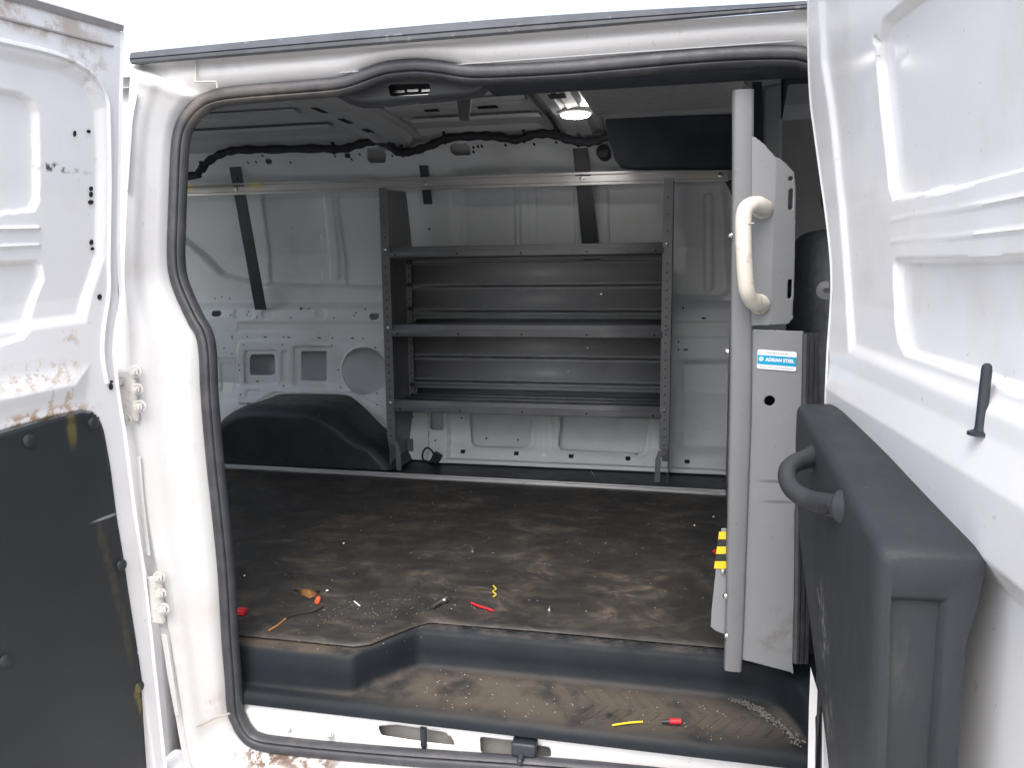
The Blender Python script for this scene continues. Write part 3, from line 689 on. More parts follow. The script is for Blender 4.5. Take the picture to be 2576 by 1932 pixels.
for f, x, y in [(L6, 172, 1200), (L6, 588, 1085), (L3, 775, 345), (L3, 890, 1135), (L3, 22, 965)]:
    p = dl(*DL(*f(x, y)))+nL*.005
    part2('board_screw', MB().lathe(p, nL, [(.0115, 0), (.011, .002), (.008, .0042), (.004, .0052), (.0001, .0054)], 18), M['board'], DRL)
# pierced slots near the hinge edge
c = MB()
for f, x, y, a, b in [(L1, 610, 1220, .004, .004), (L1, 610, 1257, .004, .005), (L1, 608, 1308, .006, .004), (L1, 612, 1568, .004, .005), (L1, 618, 1610, .004, .003), (L6, 637, 273, .005, .005), (L6, 708, 822, .006, .003), (L6, 710, 853, .005, .006), (L1, 505, 862, .003, .005), (L1, 595, 848, .004, .003)]:
    s, w_ = DL(*f(x, y)); P_ = [dl(s+a*math.cos(t), w_+b*math.sin(t), -.0075 if inner1(np.array([[s]]), np.array([[w_]]))[0, 0] < -.02 else .0012) for t in np.linspace(0, 2*math.pi, 10, endpoint=False)]
    c.prism(P_, nL*.0012)
part2('pierced_slots', c, M['hole'], DRL)['kind'] = 'stuff'
# hinges
def hinge(px, py, w_, h_, bolts):
    p = onsurf(px, py, lambda z: Yap(z)-.085)
    o = child('door_hinge', MB().box(p, (w_, .012, h_)).box(p+np.array([-w_*.5, -.01, 0]), (.014, .03, h_*.9)), M['bolt'], VAN, bevel=.005)
    for bx_, by_, big in bolts:
        q = onsurf(bx_, by_, lambda z: Yap(z)-.094)
        part2('hinge_bolt', MB().hexbolt(q, (.35, -1, 0), .0085 if big else .0075, .007), M['bolt'], o)
hinge(318, 995, .05, .105, [(303, 960, 1), (316, 1055, 1), (341, 934, 1), (346, 978, 0), (352, 1022, 1)])
hinge(388, 1510, .045, .10, [(401, 1452, 1), (405, 1493, 0), (411, 1532, 1)])
SEAMC = mat('dirty_seam', (.46, .43, .40), .7, var=.3)
sq = [(493, 154), (492, 205), (545, 204), (547, 221)]
child('body_seam', MB().tube([onsurf(a, b, lambda z: Yap(z)-.029) for a, b in sq], .0022, 6), SEAMC, VAN)
# pillar details: seam sealer, cover strips
c = MB().tube(crom([onsurf(a, b, lambda z: Yap(z)-.068) for a, b in [(495, 1828), (505, 1826), (545, 1806), (578, 1796)]], 5), .0022, 6)
child('seam', c, mat('seam_sealer', (.35, .33, .30), .7, var=.2), VAN)
c = MB(); q = [onsurf(a, b, lambda z: Yap(z)-.084) for a, b in [(325, 232), (345, 232), (333, 300), (322, 480), (312, 480), (318, 300)]]
child('pillar_cover', c.prism(q, (0, .004, 0)), M['whiteP'], VAN, bevel=.0018)
c = MB(); q = [onsurf(a, b, lambda z: Yap(z)-.088) for a, b in [(345, 1150), (352, 1150), (360, 1250), (378, 1400), (368, 1400), (350, 1280)]]
child('pillar_cover', c.prism(q, (0, .004, 0)), M['whiteP'], VAN, bevel=.0018)
c = MB(); q = [onsurf(a, b, lambda z: Yap(z)-.092) for a, b in [(405, 1595), (418, 1600), (450, 1800), (440, 1806), (420, 1700)]]
child('pillar_cover', c.prism(q, (0, .004, 0)), M['whiteP'], VAN, bevel=.0018)

# ------------------------------------------------------------------ right (front) side door
HR = ony(2090, 760, 1.32); dR = np.array([.0566, -.9984, 0.0]); nR = np.array([-.9984, -.0566, 0.0])
# inner face: leans in at the top, deep ledge at the belt line
def offR(w_): return np.interp(w_, [-1.2, -.30, -.245, -.21, -.14, -.10, .0, .15, .30, .42, .62], [-.035, -.035, -.033, -.007, .0, -.008, -.012, -.006, .010, .028, .065])
def DR(px, py, extra=0.0):
    r_ = ray(px, py); off = 0.0; n = np.cross(dR, [0, 0, 1.0])
    for _ in range(25):
        p0 = HR+nR*(off+extra); t = np.dot(p0-CAM, n)/np.dot(r_, n); p = CAM+r_*t
        s = np.dot((p-p0)[:2], dR[:2]); w_ = (p-p0)[2]; off = .5*off+.5*float(offR(w_))
    return (s, w_)
def drbase(U, V):
    P = HR+U[..., None]*dR+V[..., None]*np.array([0, 0, 1.0])+offR(V)[..., None]*nR
    N = np.zeros_like(P)+nR; return P, N
def dr(s, w_, e=0.0): return HR+s*dR+np.array([0, 0, w_])+(float(offR(w_))+e)*nR
def R5(x, y): return (1932+x*.3882, y*.3882)
def R2(x, y): return (1932+x*.3882, 640+y*.3882)
redge = [DR(*p) for p in [(2040, -120), (2036, 0), (2035, 100), (2040, 240), (2051, 330), (2066, 440), (2080, 540), (2091, 640), (2094, 720), (2090, 800), (2085, 870), (2081, 960), (2078, 1050), (2076, 1300), (2072, 1932), (2072, 2200)]]
rz = [e[1] for e in redge][::-1]; rs = [e[0] for e in redge][::-1]
def redgeS(V): return np.interp(V, rz, rs)
rb = lambda U, V: -(U-redgeS(V))
def rpoly(f, pts, r=0):
    P = [DR(*f(*p)) for p in pts]; return lambda U, V: s_poly(U, V, P, r)
rin = rpoly(R5, [(330, -300), (320, 0), (340, 400), (400, 800), (450, 1300), (480, 1659), (500, 2000), (520, 2300), (2600, 3200), (2600, -900)])
rw1 = rpoly(R5, [(1500, -500), (850, 0), (700, 130), (665, 260), (662, 400), (690, 700), (720, 950), (745, 1220), (775, 1300), (1100, 1240), (2600, 850), (2600, -900)])
rw2 = rpoly(R2, [(785, 30), (775, 60), (774, 200), (782, 420), (805, 560), (850, 655), (1050, 720), (1360, 825), (2400, 1300), (2600, -60), (1659, -2)])
fR = [(rin, -.007, .020), (rw1, -.011, .006), (rw2, -.011, .006)]
for (y0, y1, y2) in ((1425, 1235, 40), (1562, 1462, 34)):
    P_ = [DR(*R5(*p)) for p in [(745, y0-4), (1700, y1-12), (2600, 2*y1-y0-12), (2600, 2*y1-y0+y2+30), (1700, y1+y2+10), (755, y0+16)]]
    fR.append(((lambda P_: (lambda U, V: s_poly(U, V, P_)))(P_), .006, .007))
dent = [DR(*R5(*p)) for p in [(640, 225), (672, 240), (668, 300), (645, 275)]]
fR.append((lambda U, V: s_poly(U, V, dent), -.006, .004))
DRR = press('side_door', -.2, .85, -.95, .68, .0030, drbase, fR, [], M['white'], VAN, bound=rb, smooth=60)
DRR['label'] = 'front side door swung open to the right, with white inner panel above a black moulded trim'
rows = []
for V_, S_ in zip(rz, rs):
    b = dr(S_, V_); rows.append([b, b+nR*.002-dR*.005, b-nR*.003-dR*.011, b-nR*.012-dR*.011, b-nR*.06-dR*.004, b-nR*.07+dR*.85])
rows = crom([np.array(r_) for r_ in rows], 3)
part2('door_skin', MB().grid([list(r_) for r_ in rows]), M['white'], DRR, smooth=60)
# moulded black trim
def trim_top(s): return np.interp(s, [0, .10, .20, .30, .42, .56, .6], [-.158, -.160, -.168, -.176, -.190, -.204, -.206])
def trim_t(s): return np.interp(s, [0, .05, .2, .4, .57], [.030, .036, .045, .058, .066])
rows = []
s_end = .573
def in0(s): return -.006           # where the trim's top meets the white ledge
def face(s): return float(np.interp(s, [0, .1, .3, s_end], [.052, .0575, .068, .083]))
def q(s, dep, z): return HR+s*dR+np.array([0, 0, z])+nR*dep
def prof_at(s, shr=0.0):
    zt = float(trim_top(s))-shr*.6; F = face(s)-shr; I = in0(s)
    lowk = float(np.interp(s, [0, .17, .4, s_end], [.092, .066, .030, .005]))
    P = [(I-.004, zt-.002), (I+.003, zt), (I+(F-I)*.5, zt), (F-.010, zt-.001), (F-.003, zt-.005), (F, zt-.013), (F, zt-.06), (F-.003, zt-.13),
         (F-.004-lowk*.10, zt-.22), (F-.006-lowk*.45, zt-.42), (F-.008-lowk*.85, zt-.62), (F-.010-lowk*1.35, -.95), (min(I-.002, F-.02-lowk*1.35), -.95), (min(I+.006, F-.012-lowk*.85), zt-.62), (I+.008, zt-.13), (I+.008, zt-.08), (I, zt-.040)]
    return [q(s, a, b) for a, b in P]
for s in [.006, .010, .020, .06, .10, .14, .2, .26, .32, .38, .44, .50, .54, .556, .566, .571, s_end]:
    e = 0.0
    if s > .55: e = .014*(1-math.sqrt(max(0, 1-((s-.55)/(s_end-.55))**2)))
    if s < .03: e = .010*(1-(s-.006)/.024)
    rows.append(prof_at(s, e))
rows = [r_+[r_[0]] for r_ in rows]
# near end: border, then a field recessed 8 mm
zt = float(trim_top(s_end)); I = in0(0); F = face(s_end)
L2 = []
for p in rows[-1]:
    dep = float(np.dot(p-HR-dR*s_end, nR)); z = p[2]-HR[2]
    L2.append((min(max(dep, I+.024), F-.006), min(z, zt-.044)))
ins = [q(s_end, a, b) for a, b in L2]
ins1 = [q(s_end-.002, min(max(a, I+.027), F-.008), min(b, zt-.048)) for a, b in L2]
ins2 = [q(s_end-.009, min(max(a, I+.031), F-.011), min(b, zt-.053)) for a, b in L2]
rows += [ins, ins1, ins2]
mb = MB().grid(rows); n = len(rows[0]); last = len(mb.v)-n
mb.f.append(tuple(range(last, last+n-1))); mb.f.append(tuple(range(n-1))[::-1])
SCF = (.17, .165, .15)
scuff = []
for (a, b, c_, d_) in ((2040, 1560, .05, .05), (2058, 1620, .04, .06), (2085, 1780, .05, .09), (2045, 1500, .03, .04), (2130, 1540, .006, .03), (2100, 1880, .05, .08)):
    p = ony(a, b, 1.05); scuff.append((tuple(p), (.06, c_*2, d_*.8), SCF, .8, 38, .50, .60))
M['doorplastic2'] = mat('door_trim_moulding', (.027, .031, .036), .55, spec=.3, var=.15, vscale=9, bump=.4, bscale=900, dirt=[((.11, .105, .10), .3, 26.0, .6, .8)], stains_glints=scuff, stretch=(1, 1, .35))
trim = part2('door_trim', mb, M['doorplastic2'], DRR, smooth=50)
# pull handle
hp = [(2085, 1142), (2060, 1146), (2025, 1156), (1995, 1168), (1980, 1190), (1987, 1222), (2012, 1246), (2050, 1262), (2100, 1272), (2150, 1278)]
ys = [1.125, 1.11, 1.09, 1.07, 1.045, 1.02, .995, .97, .935, .905]
hpts = crom([ony(a, b, y_) for (a, b), y_ in zip(hp, ys)], 4)
rad = [.0118+.003*abs(2*i/(len(hpts)-1)-1)**2 for i in range(len(hpts))]
part2('pull_handle', MB().tube(hpts, rad, 12), M['doorplastic'], DRR)
for (pa, ya, pb, yb, r_) in (((2036, 1158), 1.105, (2092, 1148), 1.13, .021), ((2108, 1271), .925, (2190, 1284), .90, .022)):
    part2('handle_mount', MB().cyl(ony(*pa, ya), ony(*pb, yb), r_*.85, r_*1.25, 16), M['doorplastic'], DRR, bevel=.004)
p = ony(2078, 1268, .945)+np.array([0, -.016, 0]); part2('handle_clip', MB().box(p, (.022, .006, .014), Matrix.Rotation(R(-8), 3, 'Y')).box(p+np.array([0.003, -.003, 0]), (.012, .006, .008)), M['hole'], DRR, bevel=.001)
# lock pin
pb = ony(2465, 1090, .775); pt = ony(2484, 914, .775)
part2('lock_pin', MB().lathe(pb, pt-pb, [(.0001, -.002), (.0105, -.002), (.0105, .001), (.0055, .003), (.0048, .006), (.0046, np.linalg.norm(pt-pb)-.006), (.0040, np.linalg.norm(pt-pb)-.002), (.002, np.linalg.norm(pt-pb)), (.0001, np.linalg.norm(pt-pb))], 18), M['plastic'], DRR)

# ------------------------------------------------------------------ shelving unit
SX0, SX1, SY = -1.167, -.036, 2.94
SH = empty('shelving_unit', ((SX0+SX1)/2, 3.1, .65), 'dark grey steel shelving unit with three shelves along the far wall', 'shelving')
def side(x, sg):
    Y = lambda y, z: (x, y, z)
    poly = [(2.94, 1.79), (3.235, 1.805), (3.25, 1.77), (3.295, 1.58), (3.30, .95), (3.26, .82), (3.185, .72), (3.17, .652), (2.955, .652), (2.955, .74), (2.94, .78)]
    mb = MB().prism([(x, a, b) for a, b in poly], (sg*.003, 0, 0))
    p = child('side_panel', mb, M['shelf'], SH, bevel=.001)
    f = MB()
    f.bx(min(x, x+sg*.036), max(x, x+sg*.036), 2.9355, 2.939, .785, 1.79)
    f.bx(min(x+sg*.004, x+sg*.03), max(x+sg*.004, x+sg*.03), 3.20, 3.203, .86, 1.56)
    fo = obj('front_flange', f, M['shelf'], bevel=.001); fo.parent = p
    c = MB()
    zz = .80
    while zz < 1.50:
        c.cyl((x+sg*.018, 2.9352, zz), (x+sg*.018, 2.9345, zz), .0034, .0034, 8)
        c.cyl((x+sg*.020, 3.1995, zz+.03), (x+sg*.020, 3.1988, zz+.03), .0035, .0035, 8); zz += .0325
    for zz in (1.55, 1.60, 1.66, 1.72): c.cyl((x+sg*.018, 2.9352, zz), (x+sg*.018, 2.9345, zz), .0034, .0034, 8)
    co = obj('punched_holes', c, M['hole2']); co.parent = p; co['kind'] = 'stuff'
    leg = MB(); x2 = x+sg*.004
    x3 = x+sg*.050
    leg.prism([(x+sg*.004, 2.945, .79), (x+sg*.04, 2.945, .775), (x+sg*.05, 2.948, .74), (x+sg*.052, 2.95, .652), (x+sg*.03, 2.95, .652), (x+sg*.03, 2.948, .75), (x+sg*.004, 2.945, .77)], (0, .003, 0))
    lo = obj('leg', leg, M['shelf'], bevel=.001); lo.parent = p
    ff = obj('foot_flange', MB().bx(min(x+sg*.004, x+sg*.03), max(x+sg*.004, x+sg*.03), 3.16, 3.163, .66, .74), M['shelf']); ff.parent = p
side(SX0, 1); side(SX1, -1)
for zt, zb in ((1.560, 1.519), (1.255, 1.207), (.948, .902)):
    x0, x1 = SX0+.030, SX1-.030
    yb = {1.560: 3.235, 1.255: 3.245, .948: 3.25}[zt]
    prof = [(2.956, zb-.003), (2.940, zb), (2.934, zb+.003), (2.934, zb+(zt-zb)*.52), (2.938, zb+(zt-zb)*.60), (2.941, zt-.002), (2.944, zt), (2.956, zt), (2.958, zt-.012), (3.07, zt-.014), (3.073, zt-.006), (3.085, zt-.006), (3.088, zt-.014), (3.15, zt-.014), (3.153, zt-.006), (3.165, zt-.006), (3.168, zt-.014), (yb-.02, zt-.014), (yb, zt+.012)]
    s_ = child('shelf', MB().grid([[(x, a, b) for a, b in prof] for x in (x0, -.8, -.6, -.3, x1)]), M['shelf'], SH, solid=.0016, smooth=30)
    c = MB()
    for k in range(5):
        x = x0+.03+k*(x1-x0-.06)/4
        c.cyl((x, 2.9335, zb+.012), (x, 2.9325, zb+.012), .0040, .0040, 8)
    co = obj('punched_holes', c, M['hole']); co.parent = s_; co['kind'] = 'stuff'
    for x in (SX0+.019, SX1-.019):
        child('shelf_bolt', MB().lathe((x, 2.935, (zt+zb)/2+.012), (0, -1, 0), [(.0065, 0), (.006, .002), (.003, .004), (.0001, .0045)], 12), M['chrome'], SH)
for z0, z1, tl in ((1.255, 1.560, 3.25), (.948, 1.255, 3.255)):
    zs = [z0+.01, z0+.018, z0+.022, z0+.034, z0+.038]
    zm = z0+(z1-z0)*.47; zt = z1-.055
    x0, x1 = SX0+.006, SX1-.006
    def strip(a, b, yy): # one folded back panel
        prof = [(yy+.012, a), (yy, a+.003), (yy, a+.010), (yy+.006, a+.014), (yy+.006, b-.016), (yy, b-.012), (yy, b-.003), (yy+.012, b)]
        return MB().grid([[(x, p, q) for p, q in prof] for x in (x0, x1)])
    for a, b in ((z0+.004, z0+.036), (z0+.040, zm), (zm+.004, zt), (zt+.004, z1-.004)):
        child('back_panel', strip(a, b, tl-.012), M['shelf_sheen'], SH, solid=.0015, smooth=30)
for px, py in [(1047, 660), (1047, 774), (1053, 961), (1041, 715)]:
    p = onx(px, py, SX0+.022); child('bolt_cap', MB().lathe((SX0+.020, 3.199, p[2]), (0, -1, 0), [(.011, 0), (.010, .006), (.006, .010), (.0001, .011)], 14), M['plastic'], SH)

# ------------------------------------------------------------------ wall rail with its straps
tz = lambda x: 1.858-.018*(x+2.2)/2.37*0.8
WR = empty('wall_rail', (-1, 3.2, 1.80), 'long aluminium track rail running along the far wall above the shelves', 'rail')
prof = [(3.2, -.025), (3.176, -.025), (3.176, -.017), (3.190, -.0165), (3.190, -.012), (3.184, -.011), (3.184, .011), (3.190, .012), (3.190, .0165), (3.176, .017), (3.176, .025), (3.2, .025)]
PX = [ony(472-120, 465+4+13, 3.182), ony(472, 478.5, 3.182), ony(1832, 438.5, 3.182)]
za = PX[1]; zb_ = PX[2]
X0 = -2.55; zl = za[2]+(X0-za[0])*(zb_[2]-za[2])/(zb_[0]-za[0])
ends = [(X0, zl), (-1.2, None), (zb_[0], zb_[2])]
ends = [(x, zl+(x-X0)*(zb_[2]-zl)/(zb_[0]-X0)) for x in (X0, -1.6, -.8, zb_[0])]
stn_glints = [wst((-2.19, 3.182, 1.855), (.07, .02, .03), (.75, .62, .18), .8, 30, .2, .5), wst((-1.84, 3.182, 1.85), (.05, .02, .03), (.70, .6, .2), .7, 30, .3, .5), wst((.06, 3.182, 1.825), (.10, .02, .03), (.62, .62, .42), .7, 30, .2, .5)]  # yellow reflections on the rail, painted in as patches of colour
M['track'] = mat('track_aluminium', (.68, .67, .66), .34, metal=.65, var=.10, vscale=12, dirt=[((.25, .24, .23), .35, 5.0, .50, .66)], stains_glints=stn_glints, stretch=(.35, 1, 1))
rl = child('rail_channel', MB().grid([[(x, a, z+b) for a, b in prof] for x, z in ends]+[]), M['track'], WR, smooth=30)
for px in (594, 1069, 1464, 1813):
    p = ony(px, 478-(px-472)*.0294+.5, 3.184); child('rail_bolt', MB().lathe(p, (0, -1, 0), [(.010, 0), (.010, .003), (.007, .004), (.005, .004), (.0045, .001), (.0001, .001)], 14), M['chrome'], WR)
def strap(pts, yv, nm='wall_strap'):
    q = [ony(a, b, y_) for (a, b), y_ in zip(pts, yv)]
    o = child(nm, MB().prism(q, (0, .004, 0)), M['strap'], WR, bevel=.0012)
    c0 = (q[0]+q[1])/2*.88+(q[2]+q[3])/2*.12
    s_ = obj('strap_bolt', MB().lathe(c0+np.array([0, -.001, 0]), (0, -1, 0), [(.007, 0), (.006, .003), (.0001, .004)], 10), M['strap']); s_.parent = o
strap([(573, 402), (602, 402), (670, 779), (641, 779)], [3.165, 3.165, 3.30, 3.30])
strap([(1054, 415), (1076, 415), (1087.5, 513), (1065, 513)], [3.196, 3.196, 3.2, 3.2])
strap([(1440, 366), (1477, 366), (1512, 660), (1468, 660)], [3.15, 3.15, 3.30, 3.30])
strap([(1824, 455), (1842, 450), (1842, 500), (1836, 480)], [3.19]*4)

# ------------------------------------------------------------------ floor rail, mat
rz0 = .650
FR = empty('floor_rail', (-1, 2.88, .65), 'narrow aluminium edge rail along the floor in front of the shelves', 'rail')
ra = onz(570, 1173.6, .662); rb2 = onz(1818, 1239.6, .662)
def ry(x): return ra[1]+(rb2[1]-ra[1])*(x-ra[0])/(rb2[0]-ra[0])
for (o0, o1, h) in ((0, .020, .012), (.023, .030, .007), (.033, .040, .011)):
    child('rail_strip', MB().prism([(-2.6, ry(-2.6)+o0, .651), (.17, ry(.17)+o0, .651), (.17, ry(.17)+o1, .651), (-2.6, ry(-2.6)+o1, .651)], (0, 0, h)), M['alu'], FR, bevel=.0015)

def mat_floor():
    M_ = bpy.data.materials.new('dirty_floor_mat'); M_.use_nodes = True; t = M_.node_tree; N = t.nodes; L = t.links; b = N["Principled BSDF"]
    geo = N.new('ShaderNodeNewGeometry'); mp = N.new('ShaderNodeMapping'); mp.inputs['Scale'].default_value = (1, 1.3, 1); L.new(geo.outputs['Position'], mp.inputs[0])
    def noise(sc, det, ro, dist=0):
        n = N.new('ShaderNodeTexNoise'); n.inputs['Scale'].default_value = sc; n.inputs['Detail'].default_value = det; n.inputs['Roughness'].default_value = ro; n.inputs['Distortion'].default_value = dist
        L.new(mp.outputs[0], n.inputs['Vector']); return n.outputs['Fac']
    def ramp(f, pts):
        r = N.new('ShaderNodeValToRGB'); L.new(f, r.inputs[0])
        while len(r.color_ramp.elements) < len(pts): r.color_ramp.elements.new(.5)
        for e, (p, c) in zip(r.color_ramp.elements, pts): e.position = p; e.color = (*c, 1)
        return r.outputs[0]
    def mixc(f, a, c, mode='MIX'):
        x = N.new('ShaderNodeMix'); x.data_type = 'RGBA'; x.blend_type = mode
        if isinstance(f, float): x.inputs[0].default_value = f
        else: L.new(f, x.inputs[0])
        for s, q in ((x.inputs[6], a), (x.inputs[7], c)):
            if isinstance(q, tuple): s.default_value = (*q, 1)
            else: L.new(q, s)
        return x.outputs[2]
    base = ramp(noise(5.5, 11, .7, 1.0), [(.36, (.011, .0115, .012)), (.46, (.027, .0255, .0238)), (.55, (.050, .043, .036)), (.68, (.125, .103, .082))])
    k = ramp(noise(11, 9, .74, 1.2), [(.47, (0, 0, 0)), (.545, (1, 1, 1))])
    c1 = mixc(k, base, (.018, .017, .017))
    x = N.new('ShaderNodeMath'); x.operation = 'MULTIPLY'; L.new(k, x.inputs[0]); x.inputs[1].default_value = .62
    c1 = mixc(x.outputs[0], base, (.018, .017, .017))
    big = ramp(noise(2.6, 10, .72, .6), [(.46, (0, 0, 0)), (.53, (1, 1, 1))])
    z_ = N.new('ShaderNodeMath'); z_.operation = 'MULTIPLY'; L.new(big, z_.inputs[0]); z_.inputs[1].default_value = .38
    c1 = mixc(z_.outputs[0], c1, (.014, .0142, .015))
    sp = ramp(noise(120, 2, .5), [(.72, (0, 0, 0)), (.78, (1, 1, 1))])
    y = N.new('ShaderNodeMath'); y.operation = 'MULTIPLY'; L.new(sp, y.inputs[0]); y.inputs[1].default_value = .4
    c2 = mixc(y.outputs[0], c1, (.16, .13, .10))
    L.new(c2, b.inputs['Base Color'])
    rr = N.new('ShaderNodeMapRange'); L.new(noise(5, 6, .6), rr.inputs[0]); rr.inputs[1].default_value = .3; rr.inputs[2].default_value = .7; rr.inputs[3].default_value = .45; rr.inputs[4].default_value = .8
    L.new(rr.outputs[0], b.inputs['Roughness'])
    bn = N.new('ShaderNodeBump'); bn.inputs['Strength'].default_value = .5; bn.inputs['Distance'].default_value = .004; L.new(noise(30, 7, .7, .5), bn.inputs['Height']); L.new(bn.outputs[0], b.inputs['Normal'])
    return M_
M['mat'] = mat_floor()
mxs = np.linspace(-2.6, .20, 90); mys = np.linspace(0, 1, 44)
rows = []
for x in mxs:
    yf = float(np.interp(x, [-2.6, -.665, -.66, -.57, -.565, .3], [1.475, 1.475, 1.475, 1.610, 1.622, 1.622]))
    if x > -.66 and x < -.565: yf = 1.475+(x+.66)/.095*.147
    rows.append([(x, yf+(ry(x)-.002-yf)*t, .6515+.0012*math.sin(x*9+t*7)*math.sin(t*11+x*3)+.0015) for t in mys])
fm = obj('floor_mat', MB().grid(rows), M['mat'], solid=.002)
setp(recentre(fm), 'dirty brown and black rubber mat covering the cargo floor', 'floor mat')

# ------------------------------------------------------------------ partition
PT = empty('partition', (.12, 1.6, .65), 'grey steel partition seen edge-on behind the cargo bay, with a rounded post and beige grab handle', 'partition')
py0 = 1.50
q = [ony(a, b, py0) for a, b in [(1845, 230), (1893, 230), (1895, 900), (1868, 1690), (1824, 1690), (1830, 1200)]]
pb0 = ony(1846, 1688, py0); pt0 = ony(1866, 225, py0)
rows = []
for t in np.linspace(0, 1, 14):
    z = .668+(1.772-.668)*t
    xl = float(np.interp(z, [.66, .75, 1.2, 1.6, 1.95], [.097, .0975, .093, .0865, .078]))
    xr = float(np.interp(z, [.66, .75, 1.2, 1.6, 1.95], [.131, .133, .134, .1235, .115]))
    cx_ = (xl+xr)/2; rx = (xr-xl)/2
    rows.append([(cx_+rx*(abs(math.cos(a))**.42)*math.copysign(1, math.cos(a)), py0+.012-.018*(abs(math.sin(a))**.42)*math.copysign(1, math.sin(a)), z) for a in np.linspace(0, 2*math.pi, 21)])
mb = MB().grid(rows); mb.f.append(tuple(range(20))[::-1]); mb.f.append(tuple(len(mb.v)-21+k for k in range(20)))
M['post'] = mat('grey_post_paint', (.155, .16, .168), .4, var=.06, vscale=5, dirt=[((.24, .23, .22), .4, 30.0, .6, .8), ((.08, .08, .08), .5, 55.0, .64, .74)])
child('partition_post', mb, M['post'], PT, smooth=50, bevel=0)
child('partition_sheet', MB().prism([(.112, 1.53, .68), (.112, 1.53, 1.78), (.135, 2.0, 1.90), (.185, 3.12, 1.93), (.185, 3.12, .68)], (.003, 0, 0)), M['part'], PT)
for px, py in ((1835, 593), (1826, 885), (1822, 1500), (1824, 1600)):
    p = ony(px+2, py, py0-.004); child('post_rivet', MB().lathe(p, (-.8, -.6, 0), [(.006, 0), (.004, .003), (.0001, .004)], 10), M['chrome'], PT)
# upper wing with bend
def pl(a, b, Y): return ony(a, b, Y)
up = [(1884, 345), (1900, 346), (1922, 364), (1951, 395), (1951, 817), (1878, 820)]
up2 = [(1951, 395), (1968, 402), (1999, 432), (2002, 490), (1999, 744), (1997, 803), (1985, 816), (1951, 817)]
def wingbase(yfun):
    def f(U, V):
        P = np.stack([U, yfun(U), V], -1); N = np.zeros_like(P); N[..., 1] = 1; return P, N
    return f
xb = ony(1945, 600, 1.5)[0]
yf = lambda U: 1.502+np.clip(U-xb, 0, 1)*.35-np.clip(xb-U, 0, 1)*.10
UP = [ony(a, b, 1.50) for a, b in [(1884, 343), (1899, 345), (1922, 363), (1950, 394), (1967, 401), (1999, 432), (2003, 470), (2002, 600), (1999, 744), (1997, 800), (1985, 816), (1876, 819)]]; UP = [(p[0], p[2]) for p in UP]
hl = [ony(a, b, 1.5) for a, b in ((1990, 447), (1990, 500), (1988, 727))]
w1 = press('wing_panel', .10, .24, min(p[1] for p in UP)-.01, max(p[1] for p in UP)+.01, .0015, wingbase(yf), [], [
    lambda U, V: s_ci(U, V, hl[0][0], hl[0][2], .0042), lambda U, V: s_rr(U, V, hl[1][0], hl[1][2], .0042, .019, .0042), lambda U, V: s_rr(U, V, hl[2][0], hl[2][2], .004, .018, .004)],
    M['part'], PT, bound=lambda U, V: s_poly(U, V, UP, .002), solid=.002, smooth=25)
w1['label'] = 'upper wing panel with slots and the grab handle'
LW = [ony(a, b, 1.50) for a, b in [(1878, 828), (2023, 834), (2017, 1080), (2000, 1300), (2001, 1385), (1995, 1672), (1998, 1703), (1990, 1697), (1859, 1659)]]; LW = [(p[0], p[2]) for p in LW]
yf2 = lambda U: 1.504+np.clip(U-.13, 0, 1)*.06
lh = ony(1936, 1008, 1.505)
w2 = press('wing_panel', .11, .25, min(p[1] for p in LW)-.01, max(p[1] for p in LW)+.01, .0016, wingbase(yf2), [], [lambda U, V: s_ci(U, V, lh[0], lh[2], .0098)], M['part'], PT, bound=lambda U, V: s_poly(U, V, LW, .001), solid=.002, smooth=25)
w2['label'] = 'lower wing panel with the blue and white sticker'
child('wing_backing', MB().bx(.13, .22, 1.545, 1.555, .72, 1.32), M['hole'], PT)
c = MB()
for a, b, sc in ((1300, 1308, 1), (1332, 1338, 1)):
    pass
# sticker
SK = [ony(a, b, 1.50) for a, b in [(1906, 878.6), (2004.7, 884), (2003, 935), (1904, 927)]]
o0 = SK[3]; ex = SK[2]-SK[3]; ez_ = SK[0]-SK[3]
def skp(u, v, out): 
    p = o0+ex*u+ez_*v; p = np.array([p[0], float(yf2(np.array(p[0])))-.0032-out, p[2]]); return p
def quad(u0, u1, v0, v1, out, th=.0004, r=0.0):
    pts = [(u0, v0), (u1, v0), (u1, v1), (u0, v1)]
    if r:
        asp = np.linalg.norm(ez_)/np.linalg.norm(ex); pts = []
        for cu, cv, a0 in ((u1-r*asp, v0+r, -90), (u1-r*asp, v1-r, 0), (u0+r*asp, v1-r, 90), (u0+r*asp, v0+r, 180)):
            pts += [(cu+r*asp*math.cos(R(a0+k*22.5)), cv+r*math.sin(R(a0+k*22.5))) for k in range(5)]
    return MB().prism([skp(u, v, out) for u, v in pts], (0, -th, 0))
WHT = mat('sticker_white', (.80, .81, .82), .4); BLU = mat('sticker_blue', (.005, .30, .52), .4); INK = mat('sticker_ink', (.10, .10, .11), .5)
sk = child('sticker', quad(0, 1, 0, 1, .0004, r=.09), WHT, PT); sk['label'] = 'white sticker with a bright blue name band'
part2('name_band', quad(.005, .995, .24, .72, .0009), BLU, sk)
part2('logo_disc', MB().lathe(skp(.10, .52, .0014), (0, -1, 0), [(.0001, .0003), (.0040, .0003), (.0040, 0)], 20), WHT, sk)
part2('logo_mark', MB().lathe(skp(.10, .52, .0018), (0, -1, 0), [(.0012, .0002), (.0022, .0002)], 12), BLU, sk)
